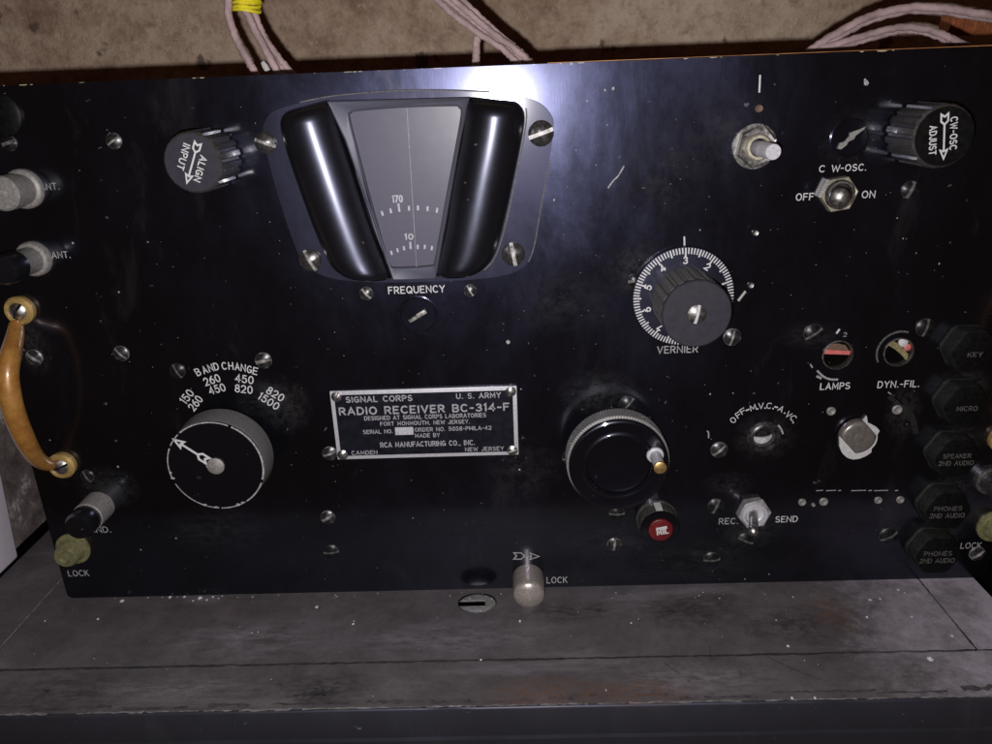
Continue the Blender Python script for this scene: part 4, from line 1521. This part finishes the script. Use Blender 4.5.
toggle(838.8, 194.2, 18.3, (840, 198), .0155, 'silver hex-nut toggle switch marked OFF and ON, lever towards the viewer', False, .0041)
t2 = toggle(754, 513.5, 16.5, (753.3, 534), .019, 'silver toggle switch marked REC. and SEND with its lever hanging down', True, .0026)
x, z = P(756.5, 147, .003)
r = 21.5 * S(x, z, .003)
bm = bmesh.new()
lathe(bm, [(r * 1.03, 0.0002), (r * 1.03, .0008), (r * .6, .0009)], 40)
b = finish('shaft_mount', bm, M['steel_dark'], radio, (x, 0, z), label='bare metal control shaft with its knob missing, in a hex nut')
finish('hex_nut', hexnut(r * .95, .0009, .0036, math.radians(20), r * .5), M['steel_dark'], b, (x, 0, z), smooth=25)
bm = bmesh.new()
lathe(bm, [(r * .60, .0008), (r * .60, .0060), (r * .54, .0066), (r * .42, .0066), (r * .40, .0040)], 36)
finish('bushing', bm, M['nut_warm'], b, (x, 0, z))
hs = .0203
x2, z2 = P(773.4, 152, hs)
r2 = 8.1 * S(x2, z2, hs)
bm = bmesh.new()
lathe(bm, [(r2, .001), (r2, hs - .0004), (r2 * .93, hs), (0, hs)], 32)
finish('shaft', bm, M['silver_plate'], b, (x2, 0, z2))

# bare grey shaft stub over a torn white washer
x, z = P(859, 440, .001)
s = S(x, z, .001)
bm = bmesh.new()
random.seed(11)
out = []
for k in range(40):
    a = 2 * PI * k / 40
    q = 20.6 + .9 * math.sin(3 * a + 1) + random.uniform(-.4, .4)
    if 74 < math.degrees(a) < 82:
        q += 6.5
    if -40 < math.degrees(a if a < PI else a - 2 * PI) < 20:
        q -= 3.5
    out.append((q * s * math.cos(a), q * s * math.sin(a)))
plate(bm, out, [], .0003, .0012)
stb = finish('shaft_stub', bm, M['putty'], radio, (x, 0, z), label='short grey metal shaft stub on a torn white washer')
hs = .0045
x2, z2 = P(859.3, 438.2, hs)
rr = 18.2 * S(x2, z2, hs)
bm = bmesh.new()


def flats(r0, d, a):
    # two flats, lower left and upper right
    q = r0
    for f, lim in ((math.radians(222), .70), (math.radians(42), .76)):
        c = math.cos(a - f)
        if c > 0 and r0 * c > rr * lim:
            q = min(q, rr * lim / c)
    return q


lathe(bm, [(rr, .0010), (rr, hs - .0018), (rr * .985, hs - .0011), (rr * .94, hs - .0005), (rr * .86, hs - .0001), (rr * .72, hs + .0002), (rr * .45, hs + .0004), (rr * .30, hs + .0002), (rr * .24, hs + .0004), (0, hs + .0005)], 80, flats)
finish('stub_end', bm, M['stub'], stb, (x2, 0, z2), smooth=30)

# ---- the three open holes: rings, wells and what shows inside
for nm, lab in (('lamps', 'round open hole above the word LAMPS, red strip inside'), ('filament', 'round open hole above DYN.-FIL., khaki strap inside'), ('volume', 'open bushing hole under OFF-M.V.C.-A.V.C.')):
    x, z, r = holes[nm]
    bm = bmesh.new()
    if nm == 'volume':
        lathe(bm, [(r * 1.55, 0.0001), (r * 1.5, .0006), (r * 1.32, .0008), (r * 1.28, .0004), (r * 1.12, .0006), (r * .98, .0014), (r * .95, .001), (r * .92, -PT - .004)], 44, cap=False)
        ring = finish('bushing_ring', bm, M['screw_grey'], radio, (x, 0, z), label=lab)
    else:
        lathe(bm, [(r * 1.10, 0.0001), (r * 1.08, .0005), (r * 1.01, .0006), (r * .985, .0002), (r * .98, -PT)], 44, cap=False)
        ring = finish('hole_rim', bm, M['steel_dark'], radio, (x, 0, z), label=lab)
    holes[nm] = (x, z, r, ring)
# the cabinet face stands right behind the panel; sink wells through it
cab = next(o for o in COL.objects if o.name.startswith('cabinet') and o.parent is radio)
x, z, r, ring = holes['lamps']
bm = bmesh.new()
lathe(bm, [(r * 1.0, -PT + .0005), (r * 1.0, -.0026), (0, -.0026)], 36)
finish('well', bm, M['black_in'], ring, (x, 0, z))
bm = bmesh.new()
zz = z + r * .12
plate(bm, [(-r * .95, r * .02), (r * .95, -r * .10), (r * .97, r * .17), (-r * .97, r * .36)], [], -.0024, -.0016)
finish('red_strip', bm, M['pinkred'], ring, (x, 0, z))
bm = bmesh.new()
plate(bm, [(-r * .92, r * .38), (r * .90, r * .19), (r * .62, r * .60), (r * .1, r * .74), (-r * .6, r * .72)], [], -.0024, -.0019)
finish('brown_board', bm, M['brownstrip'], ring, (x, 0, z))
x, z, r, ring = holes['filament']
bm = bmesh.new()
lathe(bm, [(r * 1.0, -PT + .0005), (r * 1.0, -.0026), (0, -.0026)], 36)
finish('well', bm, M['black_in'], ring, (x, 0, z))
bm = bmesh.new()
for k, (o0, wv) in enumerate(((-.20, .14), (-.03, .16), (.14, .14))):
    pts = []
    for t in range(9):
        u = -1 + 2 * t / 8
        px_ = u * r * .78
        pz_ = -u * r * .62 + r * (.16 + o0) + r * .14 * (1 - u * u)
        pts.append((px_, -(-.0014), pz_))
    tube(bm, pts, r * wv * .62, 8)
finish('khaki_strap', bm, M['khaki'], ring, (x, 0, z))
bm = bmesh.new()
lathe(bm, [(r * .33, -.0024), (r * .33, -.0014), (r * .2, -.0010), (0, -.0009)], 20)
finish('white_bead', bm, M['white'], ring, (x + r * .38, 0, z + r * .62))
bm = bmesh.new()
lathe(bm, [(r * .26, -.0024), (r * .26, -.0016), (r * .15, -.0012), (0, -.0011)], 20)
finish('red_bead', bm, M['pinkred'], ring, (x + r * .74, 0, z + r * .22))
bm = bmesh.new()
pts = [(r * 1.55 * math.cos(math.radians(a)), r * 1.55 * math.sin(math.radians(a))) for a in range(72, 215, 8)]
ribbon(bm, pts, .0009, 0)
finish('worn_arc', bm, M['white_dim'], ring, (x, 0, z), smooth=0)
x, z, r, ring = holes['volume']
bm = bmesh.new()
lathe(bm, [(r * .90, -.0030), (0, -.0030)], 30)
finish('well', bm, M['black_in'], ring, (x, 0, z))
bm = bmesh.new()
cres = [(r * .90 * math.cos(math.radians(a)), r * .90 * math.sin(math.radians(a))) for a in range(195, 366, 9)]
cres += [(r * .98 * math.cos(math.radians(a)) * .9, r * .30 * math.sin(math.radians(a)) + r * .02) for a in range(355, 190, -12)]
plate(bm, cres, [], -.0028, -.0018)
finish('shaft_end', bm, M['putty'], ring, (x, 0, z), smooth=0)

# ---- jack column at the right: five six-sided black caps
jacks = [((974.5, 352), 'KEY', None, 'black six-sided jack cap lettered KEY'), ((966.5, 406), 'MICRO', None, 'black six-sided jack cap lettered MICRO'),
         ((957.5, 458.5), 'SPEAKER', '2ND AUDIO', 'black six-sided jack cap lettered SPEAKER 2ND AUDIO'), ((948.5, 511), 'PHONES', '2ND AUDIO', 'upper black six-sided jack cap lettered PHONES 2ND AUDIO'),
         ((938.5, 556), 'PHONES', '2ND AUDIO', 'lowest black six-sided jack cap, lettered PHONES 2ND AUDIO')]
jh = .0098
for (pxy, l1, l2, lab) in jacks:
    x, z = P(*pxy, jh)
    s = S(x, z, jh)
    R = 24.5 * s
    bm = bmesh.new()

    def hexr(r0, d, a):
        # rounded hexagon with flat top and bottom
        k = ((a + PI / 6 * 0) % (PI / 3)) - PI / 6
        return min(r0 * math.cos(PI / 6) / math.cos(k), r0 * .945)
    lathe(bm, [(R * 1.05, 0.0003), (R * 1.05, .0016), (R * 1.0, .0022), (R * .985, jh - .0012), (R * .95, jh - .0002), (R * .90, jh), (0, jh)], 72, hexr, mats=[0, 0, 0, 0, 1, 1])
    j = finish('jack_cap', bm, [M['jack_side'], M['dull_black']], radio, (x, 0, z), label=lab, smooth=25)
    bm = bmesh.new()
    cx, cy = pxy
    if l2:
        px_text(bm, l1, cx - .5, cy - 2.5, 28, 4.6, jh, .012)
        px_text(bm, l2, cx - 1.5, cy + 4.5, 35, 4.8, jh, .012)
    else:
        px_text(bm, l1, cx + .5, cy + 2.5, 15 if l1 == 'KEY' else 21, 5, jh, .012)
    finish('lettering', bm, M['white_dim'], j, smooth=0)

# ---- binding posts on the left
def post(name, base, tip, h, rb, prof, mats, mlist, label):
    """axis along the panel normal through the tip's centre"""
    x, z = P(*tip, h)
    bm = bmesh.new()
    s = S(x, z, h * .5)
    lathe(bm, [(r_ * s, d_) for r_, d_ in prof], 44, mats=mats)
    return finish(name, bm, mlist, radio, (x, 0, z), label=label)


post('binding_post', (25, 187), (1, 194), .0165, 18, [(20, 0), (20, .0018), (18.5, .0026), (15.5, .0030), (15.5, .0075), (17, .0080), (17, .0155), (15, .0165), (6, .0166), (5, .0172), (0, .0174)], None, M['steel_dull'], 'upper grey metal antenna binding post beside its ANT. mark')
post('binding_post', (35, 258), (1, 271), .024, 17, [(18, 0), (18, .0022), (16.5, .0032), (13.5, .0036), (13, .0135), (13.5, .0140), (14.8, .0142), (14.8, .0225), (12.5, .024), (0, .0243)], [0, 0, 0, 0, 0, 1, 1, 1, 1], [M['steel_dull'], M['bakelite']], 'antenna binding post with a black cap, next to the lower ANT. mark')
post('binding_post', (98, 510), (77.5, 528), .0205, 15, [(15.5, 0), (15, .0110), (13.6, .0113), (14.2, .0117), (14.2, .0185), (12, .0205), (0, .0208)], [0, 0, 1, 1, 1, 1], [M['steel_dull'], M['bakelite']], 'ground binding post with a black cap near the lower left corner')
# empty post hole with a dim grey washer at the panel's upper left corner
x, z = P(-2, 115, .002)
bm = bmesh.new()
lathe(bm, [(22 * .0004, 0), (22 * .0004, .0012), (19 * .0004, .002), (9 * .0004, .002), (8 * .0004, .0012), (0, .0012)], 40)
finish('post_washer', bm, M['dull_black'], radio, (x, 0, z))

# lock posts
for (tip, h, rp, prof, mk, lab) in (
        ((64.5, 558), .0085, 12, [(1.45, 0), (1.45, .0009), (1.2, .0012), (1.12, .0012), (1.02, .002), (1.0, .0072), (.86, .0085), (.5, .0085), (.42, .0078), (0, .0078)], 'olive', 'olive brass lock stud at the lower left corner'),
        ((529, 596), .0150, 16, [(1.0, 0), (1.0, .0128), (.985, .0137), (.94, .0145), (.86, .0151), (.7, .0158), (.45, .0164), (.2, .0167), (0, .0168)], 'stud_metal', 'plain silver lock stud at the middle of the lower edge'),
        ((999, 535), .0085, 12, [(1.45, 0), (1.45, .0009), (1.2, .0012), (1.12, .0012), (1.02, .002), (1.0, .0072), (.86, .0085), (.5, .0085), (.42, .0078), (0, .0078)], 'olive', 'olive brass lock stud at the lower right corner')):
    x, z = P(*tip, h)
    if tip[0] > 990:
        x = -P(64.5, 558, .0085)[0] + .0075
        z = P(64.5, 558, .0085)[1]
    s = S(x, z, h)
    bm = bmesh.new()
    lathe(bm, [(a * rp * s, d) for a, d in prof], 44)
    finish('lock_stud', bm, M[mk], radio, (x, 0, z), label=lab)

# ---- handles: eyelet feet and a bowed round bar
def handle(sign):
    hx0, hz0 = P(15.5, 312.5, .005)
    hx1, hz1 = P(58.5, 468.5, .005)
    pts = []
    for px, py, d in ((16.5, 323, .0030), (15, 337, .0080), (10.5, 356, .0170), (7.5, 378, .0220), (13.5, 410, .0230), (26, 441, .0190), (38, 459, .0110), (50, 465.5, .0035)):
        q = P(px, py, d)
        pts.append((q[0], -d, q[1]))
    off = 0 if sign > 0 else .0085
    pts = [(sign * x + off, y, z) for x, y, z in pts]
    mid = Vector((sign * (hx0 + hx1) / 2 + off, 0, (hz0 + hz1) / 2))
    bm = bmesh.new()
    sp = spline(pts, 10)
    n = len(sp)
    rs = [.0027 + .0018 * math.sin(PI * i / (n - 1)) ** .8 for i in range(n)]
    tube(bm, [p - mid for p in sp], rs, 20)
    hd_ = finish('handle', bm, M['amber'], radio, tuple(mid), label='amber varnished brass handle at the panel\'s ' + ('left' if sign > 0 else 'right') + ' edge', smooth=60)
    for (x, z, dg) in ((sign * hx0 + off, hz0, 55), (sign * hx1 + off, hz1, 20)):
        bm = bmesh.new()
        lathe(bm, [(.0062, 0), (.0064, .0012), (.0064, .0028), (.0056, .0038), (.0044, .0038), (.0040, .0032), (0, .0032)], 40)
        f = finish('handle_foot', bm, M['ochre'], hd_, (x, 0, z))
        screw_mesh('screw', .0038, .0006, .0014, .0006, [M['steel'], M['screw_grey'], M['steel']], hd_, (x, -.0032, z), -math.radians(dg))


handle(1)
handle(-1)
# binding post on the right edge, only its flank shows
x, z = P(1007, 494, .015)
bm = bmesh.new()
lathe(bm, [(.0070, 0), (.0070, .003), (.0055, .0034), (.0055, .012), (.0062, .0125), (.0062, .0165), (0, .017)], 36)
finish('binding_post', bm, M['steel_dark'], radio, (x, 0, z), label='grey metal binding post at the panel\'s right edge')
